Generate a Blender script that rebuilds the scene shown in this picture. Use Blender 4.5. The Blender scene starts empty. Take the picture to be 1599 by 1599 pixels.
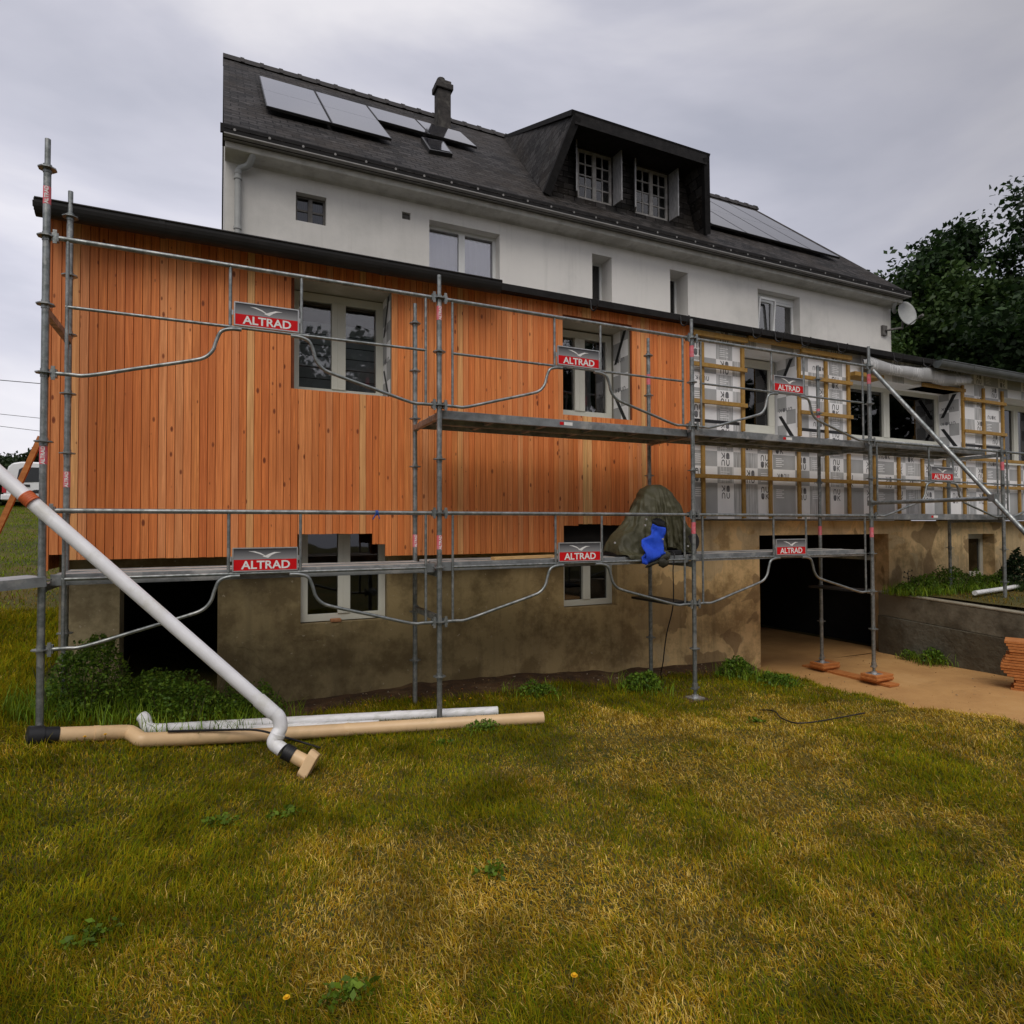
import bpy, bmesh, math, random
import numpy as np
from mathutils import Vector, Matrix, noise as mnoise
random.seed(7); RNG = np.random.default_rng(11)
S = bpy.context.scene; COL = S.collection
R = math.radians
# ------------------------------------------------------------------ camera model (fitted to the scaffold nodes)
F, YAW, PIT, ROL = 980.5, R(25.13), R(1.36), R(-.21)
CAM = Vector((1.143, -5.541, -.130))
FW = Vector((math.sin(YAW)*math.cos(PIT), math.cos(YAW)*math.cos(PIT), math.sin(PIT)))
RT0 = Vector((math.cos(YAW), -math.sin(YAW), 0)); UP0 = RT0.cross(FW)
RT = RT0*math.cos(ROL)+UP0*math.sin(ROL); UP = -RT0*math.sin(ROL)+UP0*math.cos(ROL)
def ray(px, py): return FW+RT*((px-799.5)/F)-UP*((py-799.5)/F)
def W(px, py, Y):                      # survey helper: point of the plane y=Y seen at a photo pixel
    d = ray(px, py); return CAM+d*((Y-CAM.y)/d.y)
def G(px, py, z):
    d = ray(px, py); return CAM+d*((z-CAM.z)/d.z)
def XP(px, py, X):
    d = ray(px, py); return CAM+d*((X-CAM.x)/d.x)
def PL(px, py, p0, n):
    d = ray(px, py); return CAM+d*((p0-CAM).dot(n)/d.dot(n))
# ------------------------------------------------------------------ terrain
def sst(a, b, x):
    t = np.clip((np.asarray(x, float)-a)/(b-a), 0, 1); return t*t*(3-2*t)
EDGE = [(9.5, 12.), (8.6, 3.), (8.42, 1.45), (8.25, 1.0), (8.3, .45), (8.2, -.3), (8.0, -1.0), (7.95, -1.5), (7.92, -2.4), (8.1, -4), (8.6, -7), (9.5, -12)]
EY = np.array([p[1] for p in EDGE][::-1]); EX = np.array([p[0] for p in EDGE][::-1])
DRZ = -2.22
def edge_x(y): return np.interp(y, EY, EX)+.06*np.sin(np.asarray(y)*5.1)+.03*np.sin(np.asarray(y)*13.7)
def hgt(x, y):
    x = np.asarray(x, float); y = np.asarray(y, float)
    h = -1.96+.04*np.clip(-y, 0, 6)
    h = h-.13*sst(4.2, 6.2, x)*sst(-2.2, -.2, y)
    lf = sst(1.9, -.5, x)
    h = h+.40*lf*sst(-3.2, .6, y)
    h = h+sst(.3, -.5, x)*.106*np.clip(y-.9, 0, 20.5)
    h = h+.025*np.sin(x*1.7+y*.9)*np.sin(y*1.3-x*.4)
    ex = edge_x(y)
    h = h+(DRZ-.06-h)*sst(-.42, .0, x-ex)
    far = sst(24, 45, np.hypot(x, y))*sst(0, -3, x); h = h*(1-far)+.6*far
    return h
def GH(px, py, off=0.):
    z = -1.9
    for _ in range(12):
        p = G(px, py, z); z = float(hgt(p.x, p.y))+off
    return G(px, py, z)
# ------------------------------------------------------------------ materials
def newmat(name):
    m = bpy.data.materials.new(name); m.use_nodes = True
    nt = m.node_tree; return m, nt, nt.nodes['Principled BSDF'], nt.links
def node(nt, t, **k):
    n = nt.nodes.new(t)
    for a, v in k.items(): setattr(n, a, v)
    return n
def ramp(nt, fac, stops):
    r = node(nt, 'ShaderNodeValToRGB'); e = r.color_ramp.elements
    while len(e) < len(stops): e.new(.5)
    for i, (p, c) in enumerate(stops):
        e[i].position = p; e[i].color = (*c, 1) if len(c) == 3 else c
    nt.links.new(fac, r.inputs[0]); return r.outputs[0]
def mixc(nt, fac, a, b, mode='MIX'):
    n = node(nt, 'ShaderNodeMix', data_type='RGBA', blend_type=mode)
    for s, v in ((n.inputs[0], fac), (n.inputs[6], a), (n.inputs[7], b)):
        if hasattr(v, 'is_linked'): nt.links.new(v, s)
        else: s.default_value = v if not isinstance(v, tuple) else (*v, 1)[:4]
    return n.outputs[2]
def coords(nt, scale=(1, 1, 1), kind='Object'):
    t = node(nt, 'ShaderNodeTexCoord'); m = node(nt, 'ShaderNodeMapping'); m.inputs['Scale'].default_value = scale
    nt.links.new(t.outputs[kind], m.inputs[0]); return m.outputs[0]
def noise(nt, vec, scale, detail=5, rough=.55, out='Fac', dist=0):
    n = node(nt, 'ShaderNodeTexNoise'); n.inputs['Scale'].default_value = scale; n.inputs['Detail'].default_value = detail
    n.inputs['Roughness'].default_value = rough; n.inputs['Distortion'].default_value = dist
    nt.links.new(vec, n.inputs['Vector']); return n.outputs[out]
def bump(nt, b, h, strength, dist=.02):
    n = node(nt, 'ShaderNodeBump'); n.inputs['Strength'].default_value = strength; n.inputs['Distance'].default_value = dist
    nt.links.new(h, n.inputs['Height']); nt.links.new(n.outputs[0], b.inputs['Normal'])
def M(name, c1, c2=None, scale=6, lo=.35, hi=.65, rough=.7, metal=0, bs=0, bstr=.2, stretch=(1, 1, 1), spec=.4, r2=None, c3=None):
    m, nt, b, L = newmat(name)
    b.inputs['Roughness'].default_value = rough; b.inputs['Metallic'].default_value = metal
    b.inputs['Specular IOR Level'].default_value = spec
    c2 = c2 or tuple(v*.8 for v in c1)
    v = coords(nt, stretch); n1 = noise(nt, v, scale)
    col = ramp(nt, n1, [(lo, c1), (hi, c2)])
    if c3:
        n2 = noise(nt, coords(nt), scale*.37, 6, .65)
        f = ramp(nt, n2, [(.52, (0, 0, 0)), (.62, (1, 1, 1))]); col = mixc(nt, f, col, c3)
    L.new(col, b.inputs['Base Color'])
    if r2 is not None: L.new(ramp(nt, n1, [(lo, (rough,)*3), (hi, (r2,)*3)]), b.inputs['Roughness'])
    if bs: bump(nt, b, noise(nt, v, bs, 4), bstr)
    return m
MT = {}
MT['galv'] = M('galvanised_steel', (.30, .32, .32), (.17, .185, .18), 22, rough=.38, metal=.75, r2=.55, bs=60, bstr=.05, c3=(.36, .37, .36))
MT['deckm'] = M('deck_steel', (.30, .32, .33), (.20, .21, .215), 9, rough=.5, metal=.55, r2=.65, c3=(.42, .42, .41))
MT['decktop'] = M('deck_boards', (.42, .40, .36), (.25, .23, .2), 5, rough=.85, c3=(.5, .48, .45), bs=30)
MT['white_pvc'] = M('white_pvc', (.80, .80, .82), (.74, .74, .76), 9, rough=.32, spec=.5, r2=.5, c3=(.66, .655, .63))
MT['dirty_pvc'] = M('dirty_white_pvc', (.82, .82, .84), (.6, .61, .58), 9, .45, .72, rough=.4, stretch=(1, 3, 3))
MT['tan_pvc'] = M('tan_pvc', (.74, .52, .29), (.66, .45, .25), 5, rough=.4, c3=(.56, .4, .22))
MT['black'] = M('black_rubber', (.012, .012, .014), (.02, .02, .022), 12, rough=.5)
MT['red'] = M('sign_red', (.62, .008, .012), (.56, .007, .01), 8, rough=.5, spec=.15)
MT['paper'] = M('sign_white', (.82, .81, .8), (.74, .74, .72), 20, rough=.5)
MT['alu'] = M('aluminium', (.62, .63, .63), (.5, .51, .52), 20, rough=.35, metal=.7)
MT['tape_red'] = M('faded_red_tape', (.70, .10, .13), (.68, .22, .26), 30, rough=.6)
MT['tape_orange'] = M('orange_tape', (.60, .13, .035), (.5, .1, .03), 20, rough=.5)
MT['frame'] = M('window_pvc', (.62, .62, .55), (.56, .56, .50), 3, rough=.4)
MT['framew'] = M('window_white', (.74, .75, .74), (.68, .69, .68), 3, rough=.4)
MT['oldframe'] = M('old_grey_frame', (.16, .15, .14), (.10, .095, .09), 14, rough=.8)
MT['dormerframe'] = M('dormer_frame_paint', (.34, .33, .32), (.22, .21, .2), 10, rough=.7)
MT['shutter'] = M('shutter_paint', (.30, .30, .31), (.2, .2, .21), 10, rough=.7, stretch=(4, 4, 1))
MT['dark'] = M('dark_interior', (.012, .012, .012), (.02, .019, .018), 3, rough=.95)  # near-black colour stands in for the shade inside the rooms
MT['blind'] = M('grey_blind', (.36, .41, .39), (.28, .325, .31), 3, rough=.7)
MT['sky_sheen'] = M('painted_sky_reflection', (.80, .80, .90), (.74, .74, .86), 2, rough=.9, stretch=(3, 3, .5))  # pale lavender colour stands in for sky reflected in the upper panes
MT['curtain_or_sky'] = M('curtain_cloth', (.36, .40, .40), (.24, .28, .28), 5, rough=.9, stretch=(6, 6, .6))
MT['zinc'] = M('dark_zinc', (.014, .0135, .0135), (.022, .021, .021), 5, rough=.5, metal=.0, spec=.3)
MT['zincl'] = M('lead_strip', (.30, .29, .28), (.22, .215, .21), 6, rough=.6)
MT['blackslate'] = M('black_slate_trim', (.014, .0135, .014), (.022, .021, .021), 9, rough=.85, spec=.15, bs=20, bstr=.3)
MT['zincg'] = M('grey_zinc', (.10, .11, .11), (.14, .15, .15), 5, rough=.45, metal=.4)
MT['batten'] = M('treated_batten', (.40, .235, .055), (.30, .165, .036), 7, rough=.75, stretch=(3, 3, 3), c3=(.36, .22, .075))
MT['timber'] = M('orange_timber', (.52, .20, .055), (.40, .135, .032), 6, rough=.7, stretch=(1, 6, 6))
MT['timber2'] = M('pale_timber', (.62, .40, .17), (.5, .3, .12), 6, rough=.7, stretch=(1, 6, 6))
MT['olive'] = M('olive_cloth', (.070, .066, .033), (.050, .047, .023), 7, rough=.6, bs=11, bstr=.6)
MT['olive2'] = M('olive_cloth_dark', (.022, .021, .013), (.03, .028, .017), 7, rough=.7)
MT['blue'] = M('blue_lining', (.012, .075, .62), (.01, .055, .5), 6, rough=.75, bs=16, bstr=.3)
MT['brick'] = M('old_brick', (.42, .2, .09), (.34, .15, .07), 20, rough=.9)
MT['stone'] = M('chimney_stone', (.050, .045, .042), (.026, .024, .023), 9, rough=.95, bs=20, bstr=.6, c3=(.075, .07, .062))
MT['ridge'] = M('ridge_tile', (.042, .038, .037), (.028, .026, .026), 9, rough=.8, bs=25, bstr=.4)
MT['van'] = M('white_van_paint', (.75, .76, .78), (.70, .71, .73), 1, rough=.25, spec=.5)
MT['vang'] = M('van_glass', (.012, .014, .016), (.018, .02, .022), 2, rough=.08)
MT['tail'] = M('tail_light', (.45, .012, .02), (.35, .01, .015), 20, rough=.2)
MT['tyre'] = M('tyre', (.018, .018, .018), (.028, .028, .028), 20, rough=.9)
MT['dish'] = M('dish_grey', (.36, .37, .36), (.30, .31, .30), 5, rough=.5)
MT['bark'] = M('bark', (.09, .07, .05), (.045, .036, .028), 12, rough=.95, bs=20, bstr=.8, stretch=(1, 1, .25))
MT['cable'] = M('cable_black', (.012, .011, .013), (.016, .015, .018), 12, rough=.55)
MT['yellow'] = M('yellow_petals', (.75, .45, .01), (.65, .36, .01), 40, rough=.7)
MT['stem'] = M('weed_stem', (.07, .085, .025), (.09, .07, .03), 20, rough=.8)
MT['bluetie'] = M('blue_rag', (.02, .07, .3), (.015, .05, .22), 20, rough=.8)
MT['mgrey'] = M('membrane_grey', (.42, .425, .43), (.34, .345, .35), 3.5, rough=.6, bs=7, bstr=.25, stretch=(1, 1, .5))
MT['mlight'] = M('membrane_streaked', (.34, .345, .35), (.60, .605, .61), 60, .42, .6, rough=.6, stretch=(1, 1, .035), bs=7, bstr=.2)
MT['mwhite'] = M('membrane_white', (.86, .86, .87), (.78, .78, .79), 2.5, rough=.5, bs=6, bstr=.35, stretch=(1, 1, .6))
MT['mprint'] = M('membrane_print', (.14, .14, .15), (.17, .17, .18), 6, rough=.6)
MT['underlay'] = M('dark_underlay', (.012, .011, .010), (.02, .018, .016), 5, rough=.9)
MT['woodback'] = M('groove_wood', (.17, .045, .014), (.12, .03, .01), 6, rough=.9)
MT['cornice'] = M('cornice_cement', (.60, .595, .56), (.50, .49, .46), 6, rough=.9, c3=(.44, .43, .40), bs=25, bstr=.3)
MT['cream'] = M('reveal_board', (.42, .40, .33), (.34, .32, .27), 2.5, rough=.8, c3=(.5, .49, .44))

def mat_glass(name, tint=.9, rough=.02, bias=.03):
    m, nt, b, L = newmat(name); nt.nodes.remove(b)
    fr = node(nt, 'ShaderNodeFresnel'); fr.inputs[0].default_value = 1.55
    tr = node(nt, 'ShaderNodeBsdfTransparent'); tr.inputs[0].default_value = (tint, tint, tint*1.02, 1)
    gl = node(nt, 'ShaderNodeBsdfGlossy'); gl.inputs['Roughness'].default_value = rough
    nz = noise(nt, coords(nt), 1.6, 2)
    bp = node(nt, 'ShaderNodeBump'); bp.inputs['Strength'].default_value = .04; bp.inputs['Distance'].default_value = .05
    L.new(nz, bp.inputs['Height']); L.new(bp.outputs[0], gl.inputs['Normal'])
    ad = node(nt, 'ShaderNodeMath', operation='MULTIPLY_ADD'); L.new(fr.outputs[0], ad.inputs[0]); ad.inputs[1].default_value = 1.25; ad.inputs[2].default_value = bias
    mx = node(nt, 'ShaderNodeMixShader'); L.new(ad.outputs[0], mx.inputs[0]); L.new(tr.outputs[0], mx.inputs[1]); L.new(gl.outputs[0], mx.inputs[2])
    L.new(mx.outputs[0], nt.nodes['Material Output'].inputs[0]); return m
MT['glass'] = mat_glass('window_glass'); MT['glassd'] = mat_glass('dark_window_glass', .35); MT['glassr'] = mat_glass('double_glazing', .92, .02, .14)
def mat_skyglass():                       # coated glazing of the upper floor: stronger mirror
    m, nt, b, L = newmat('mirror_coated_glass'); b.inputs['Base Color'].default_value = (.06, .06, .085, 1)
    b.inputs['Roughness'].default_value = .04; b.inputs['Specular IOR Level'].default_value = .9; b.inputs['Coat Weight'].default_value = 1.; b.inputs['Coat IOR'].default_value = 2.6
    return m
MT['skyglass'] = mat_skyglass()
def mat_solar():
    m, nt, b, L = newmat('solar_glass'); v = coords(nt)
    b.inputs['Base Color'].default_value = (.016, .016, .020, 1); b.inputs['Roughness'].default_value = .07; b.inputs['Specular IOR Level'].default_value = .27
    b.inputs['Coat Weight'].default_value = .0
    return m
MT['solar'] = mat_solar()
def mat_attr(name, rough=.7, trans=0., spec=.25, attr='Col', vary=0):
    m, nt, b, L = newmat(name); a = node(nt, 'ShaderNodeAttribute', attribute_name=attr)
    b.inputs['Roughness'].default_value = rough; b.inputs['Specular IOR Level'].default_value = spec
    L.new(a.outputs['Color'], b.inputs['Base Color'])
    if trans:
        t = node(nt, 'ShaderNodeBsdfTranslucent'); L.new(a.outputs['Color'], t.inputs[0])
        mx = node(nt, 'ShaderNodeMixShader'); mx.inputs[0].default_value = trans
        L.new(b.outputs[0], mx.inputs[1]); L.new(t.outputs[0], mx.inputs[2]); L.new(mx.outputs[0], nt.nodes['Material Output'].inputs[0])
    return m
MT['leaf'] = mat_attr('leaf', .55, .25); MT['blade'] = mat_attr('grass_blade', 1., .25, .0)
def mat_wood():
    m, nt, b, L = newmat('douglas_cladding'); a = node(nt, 'ShaderNodeAttribute', attribute_name='Col')
    t = node(nt, 'ShaderNodeTexCoord')
    # each board shifts the grain by its own offset (alpha-free: blue-noise from the colour)
    sp = node(nt, 'ShaderNodeSeparateColor'); L.new(a.outputs['Color'], sp.inputs[0])
    ml = node(nt, 'ShaderNodeMath', operation='MULTIPLY'); L.new(sp.outputs[1], ml.inputs[0]); ml.inputs[1].default_value = 900.
    cb = node(nt, 'ShaderNodeCombineXYZ'); L.new(ml.outputs[0], cb.inputs[2]); L.new(ml.outputs[0], cb.inputs[0])
    ad = node(nt, 'ShaderNodeVectorMath', operation='ADD'); L.new(t.outputs['Object'], ad.inputs[0]); L.new(cb.outputs[0], ad.inputs[1])
    def mapped(s):
        mp = node(nt, 'ShaderNodeMapping'); mp.inputs['Scale'].default_value = s; L.new(ad.outputs[0], mp.inputs[0]); return mp.outputs[0]
    g = noise(nt, mapped((38, 38, 1.1)), 1.6, 6, .62, dist=.6)
    c = mixc(nt, ramp(nt, g, [(.33, (1, 1, 1)), (.52, (.35, .35, .35)), (.7, (0, 0, 0))]), (.62, .53, .5), (1.16, 1.2, 1.25))
    col = mixc(nt, .85, a.outputs['Color'], c, 'MULTIPLY')
    big = noise(nt, mapped((3, 3, .5)), 1.3, 3)
    col = mixc(nt, ramp(nt, big, [(.35, (0, 0, 0)), (.7, (.5, .5, .5))]), col, (.56, .15, .04))
    vo = node(nt, 'ShaderNodeTexVoronoi'); vo.inputs['Scale'].default_value = 1.; L.new(mapped((14.6, .01, 6.5)), vo.inputs['Vector'])
    rnd = node(nt, 'ShaderNodeSeparateColor'); L.new(vo.outputs['Color'], rnd.inputs[0])
    rad = node(nt, 'ShaderNodeMath', operation='MULTIPLY_ADD'); L.new(rnd.outputs[0], rad.inputs[0]); rad.inputs[1].default_value = .36; rad.inputs[2].default_value = -.12
    kd = node(nt, 'ShaderNodeMath', operation='SUBTRACT'); L.new(rad.outputs[0], kd.inputs[0]); L.new(vo.outputs['Distance'], kd.inputs[1])
    kf = ramp(nt, kd.outputs[0], [(.0, (0, 0, 0)), (.05, (.75, .75, .75)), (.12, (1, 1, 1))])
    col = mixc(nt, kf, col, (.20, .045, .014))
    L.new(col, b.inputs['Base Color']); b.inputs['Roughness'].default_value = .6; b.inputs['Specular IOR Level'].default_value = .3
    bump(nt, b, g, .08, .004); return m
MT['wood'] = mat_wood()
def mat_slate(name, axis, k=1.):
    m, nt, b, L = newmat(name); t = node(nt, 'ShaderNodeTexCoord'); s = node(nt, 'ShaderNodeSeparateXYZ'); L.new(t.outputs['Object'], s.inputs[0])
    c = node(nt, 'ShaderNodeCombineXYZ'); L.new(s.outputs[axis], c.inputs[0]); L.new(s.outputs[2], c.inputs[1])
    br = node(nt, 'ShaderNodeTexBrick'); br.offset = .5; L.new(c.outputs[0], br.inputs['Vector'])
    for q_, v in (('Scale', 1.), ('Brick Width', .26), ('Row Height', .12 if axis == 0 else .19), ('Mortar Size', .010), ('Mortar Smooth', .3), ('Bias', -.1)): br.inputs[q_].default_value = v
    br.inputs['Color1'].default_value = (.060, .057, .057, 1) if axis else (.050, .046, .045, 1); br.inputs['Color2'].default_value = (.010, .0098, .010, 1); br.inputs['Mortar'].default_value = (.003, .003, .003, 1)
    n = noise(nt, coords(nt), .8, 8, .72); n2 = noise(nt, coords(nt, (1.6, 6, 9)), 2.1, 6, .78)
    col = mixc(nt, ramp(nt, n, [(.44, (0, 0, 0)), (.66, (.6, .6, .6))]), br.outputs['Color'], (.040, .031, .023))
    col = mixc(nt, ramp(nt, n2, [(.57, (0, 0, 0)), (.66, (.8, .8, .8))]), col, (.15, .14, .135))
    col = mixc(nt, ramp(nt, n2, [(.30, (.7, .7, .7)), (.45, (0, 0, 0))]), col, (.008, .008, .008))
    L.new(col, b.inputs['Base Color']); b.inputs['Roughness'].default_value = .8; b.inputs['Specular IOR Level'].default_value = .14
    h = mixc(nt, .35, br.outputs['Fac'], n2); inv = node(nt, 'ShaderNodeInvert'); L.new(h, inv.inputs[1]); bump(nt, b, inv.outputs[0], .9, .03); return m
MT['slate'] = mat_slate('roof_slate', 0); MT['slate_side'] = mat_slate('cheek_slate', 1)
def mat_render():
    m, nt, b, L = newmat('white_render'); v = coords(nt)
    c = ramp(nt, noise(nt, v, .55, 6, .65), [(.3, (.58, .57, .54)), (.5, (.72, .70, .665)), (.7, (.76, .74, .70))])
    dr = noise(nt, coords(nt, (3.5, 3.5, .22)), 1.4, 6, .7)
    c = mixc(nt, ramp(nt, dr, [(.54, (0, 0, 0)), (.78, (.38, .38, .38))]), c, (.45, .44, .41))
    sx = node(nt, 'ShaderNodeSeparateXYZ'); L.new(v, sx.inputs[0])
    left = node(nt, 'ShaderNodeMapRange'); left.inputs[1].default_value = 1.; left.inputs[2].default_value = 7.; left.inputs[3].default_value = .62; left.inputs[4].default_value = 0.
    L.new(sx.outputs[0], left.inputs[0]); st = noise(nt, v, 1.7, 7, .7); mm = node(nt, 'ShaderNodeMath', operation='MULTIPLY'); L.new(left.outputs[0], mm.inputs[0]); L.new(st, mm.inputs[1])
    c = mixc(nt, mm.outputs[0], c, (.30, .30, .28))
    L.new(c, b.inputs['Base Color']); b.inputs['Roughness'].default_value = .93; bump(nt, b, noise(nt, v, 45, 5), .25, .006); return m
MT['render'] = mat_render()
def mat_basement():
    m, nt, b, L = newmat('basement_cement'); v = coords(nt); s = node(nt, 'ShaderNodeSeparateXYZ'); L.new(v, s.inputs[0])
    wob = noise(nt, v, .8, 5, .6); a = node(nt, 'ShaderNodeMath', operation='MULTIPLY_ADD'); L.new(wob, a.inputs[0]); a.inputs[1].default_value = 3.2; L.new(s.outputs[0], a.inputs[2])
    mr = node(nt, 'ShaderNodeMapRange'); mr.inputs[1].default_value = 0.; mr.inputs[2].default_value = 16.; L.new(a.outputs[0], mr.inputs[0])
    base = ramp(nt, mr.outputs[0], [(.0, (.33, .28, .17)), (.16, (.23, .18, .09)), (.34, (.30, .225, .105)), (.44, (.46, .33, .155)), (.54, (.74, .52, .25)), (.85, (.78, .56, .29))])
    n = noise(nt, v, 2.6, 8, .68)
    base = mixc(nt, ramp(nt, n, [(.40, (.8, .8, .8)), (.56, (0, 0, 0))]), base, mixc(nt, 1., base, (.42, .38, .32), 'MULTIPLY'))
    pe = noise(nt, v, 1.25, 3, .5, dist=.8)
    xr_ = node(nt, 'ShaderNodeMapRange'); xr_.inputs[1].default_value = 5.8; xr_.inputs[2].default_value = 7.; L.new(s.outputs[0], xr_.inputs[0])
    pm = node(nt, 'ShaderNodeMath', operation='MULTIPLY'); L.new(ramp(nt, pe, [(.55, (0, 0, 0)), (.56, (.6, .6, .6))]), pm.inputs[0]); L.new(xr_.outputs[0], pm.inputs[1])
    base = mixc(nt, pm.outputs[0], base, (.54, .42, .25))
    pm2 = node(nt, 'ShaderNodeMath', operation='MULTIPLY'); L.new(ramp(nt, pe, [(.40, (.7, .7, .7)), (.415, (0, 0, 0))]), pm2.inputs[0]); L.new(xr_.outputs[0], pm2.inputs[1])
    base = mixc(nt, pm2.outputs[0], base, (.24, .15, .07))
    spk = noise(nt, v, 17, 4, .7)
    base = mixc(nt, ramp(nt, spk, [(.64, (0, 0, 0)), (.72, (.75, .75, .75))]), base, (.50, .44, .33))
    dr = noise(nt, coords(nt, (4, 4, .3)), 1.2, 6, .7)
    base = mixc(nt, ramp(nt, dr, [(.5, (0, 0, 0)), (.72, (.42, .42, .42))]), base, (.085, .064, .034))
    L.new(base, b.inputs['Base Color']); b.inputs['Roughness'].default_value = .95
    hb = mixc(nt, .35, noise(nt, v, 28, 6, .65), ramp(nt, pe, [(.585, (0, 0, 0)), (.595, (1, 1, 1))])); bump(nt, b, hb, .5, .015); return m
MT['basement'] = mat_basement()
MT['concrete'] = M('retaining_concrete', (.21, .19, .14), (.15, .13, .09), 2.2, rough=.95, bs=22, bstr=.4, c3=(.075, .062, .04))
MT['conctop'] = M('coping_concrete', (.34, .31, .24), (.24, .21, .15), 4, rough=.95, bs=22, bstr=.4)
MT['conclow'] = M('retaining_footing', (.06, .048, .03), (.10, .085, .055), 2.6, rough=.95, bs=15, bstr=.8, c3=(.13, .12, .09))
def mat_drive():
    m, nt, b, L = newmat('sandy_driveway'); v = coords(nt)
    c = ramp(nt, noise(nt, v, .9, 7, .65), [(.3, (.36, .18, .058)), (.55, (.50, .275, .095)), (.72, (.58, .345, .14))])
    c = mixc(nt, ramp(nt, noise(nt, v, 60, 3), [(.6, (0, 0, 0)), (.72, (.5, .5, .5))]), c, (.5, .36, .2))
    c = mixc(nt, ramp(nt, noise(nt, coords(nt, (1, 4, 1)), 1.5, 6, .7), [(.6, (0, 0, 0)), (.75, (.5, .5, .5))]), c, (.20, .10, .035))
    L.new(c, b.inputs['Base Color']); b.inputs['Roughness'].default_value = .95; bump(nt, b, noise(nt, v, 35, 6, .7), .4, .01); return m
MT['drive'] = mat_drive()
def mat_ground():
    m, nt, b, L = newmat('lawn_soil'); v = coords(nt)
    c = ramp(nt, noise(nt, v, 1.1, 7, .65), [(.35, (.06, .065, .005)), (.5, (.12, .10, .008)), (.68, (.20, .125, .02))])
    c = mixc(nt, ramp(nt, noise(nt, v, 55, 4, .7), [(.4, (.7, .7, .7)), (.6, (0, 0, 0))]), c, (.018, .02, .006))
    L.new(c, b.inputs['Base Color']); b.inputs['Roughness'].default_value = 1.; bump(nt, b, noise(nt, v, 70, 5, .7), .8, .03); return m
MT['ground'] = mat_ground()
MT['soil'] = M('bare_soil', (.085, .042, .016), (.045, .025, .011), 7, rough=1., bs=18, bstr=1., c3=(.12, .07, .03))
def mat_signgrey():
    m, nt, b, L = newmat('sign_grey_gradient'); s = node(nt, 'ShaderNodeSeparateXYZ'); L.new(coords(nt), s.inputs[0])
    mr = node(nt, 'ShaderNodeMapRange'); mr.inputs[1].default_value = .615; mr.inputs[2].default_value = .70; L.new(s.outputs[2], mr.inputs[0])
    L.new(ramp(nt, mr.outputs[0], [(0, (.27, .27, .28)), (1, (.03, .03, .035))]), b.inputs['Base Color']); b.inputs['Roughness'].default_value = .4; return m
MT['signgrey'] = mat_signgrey()
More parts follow.
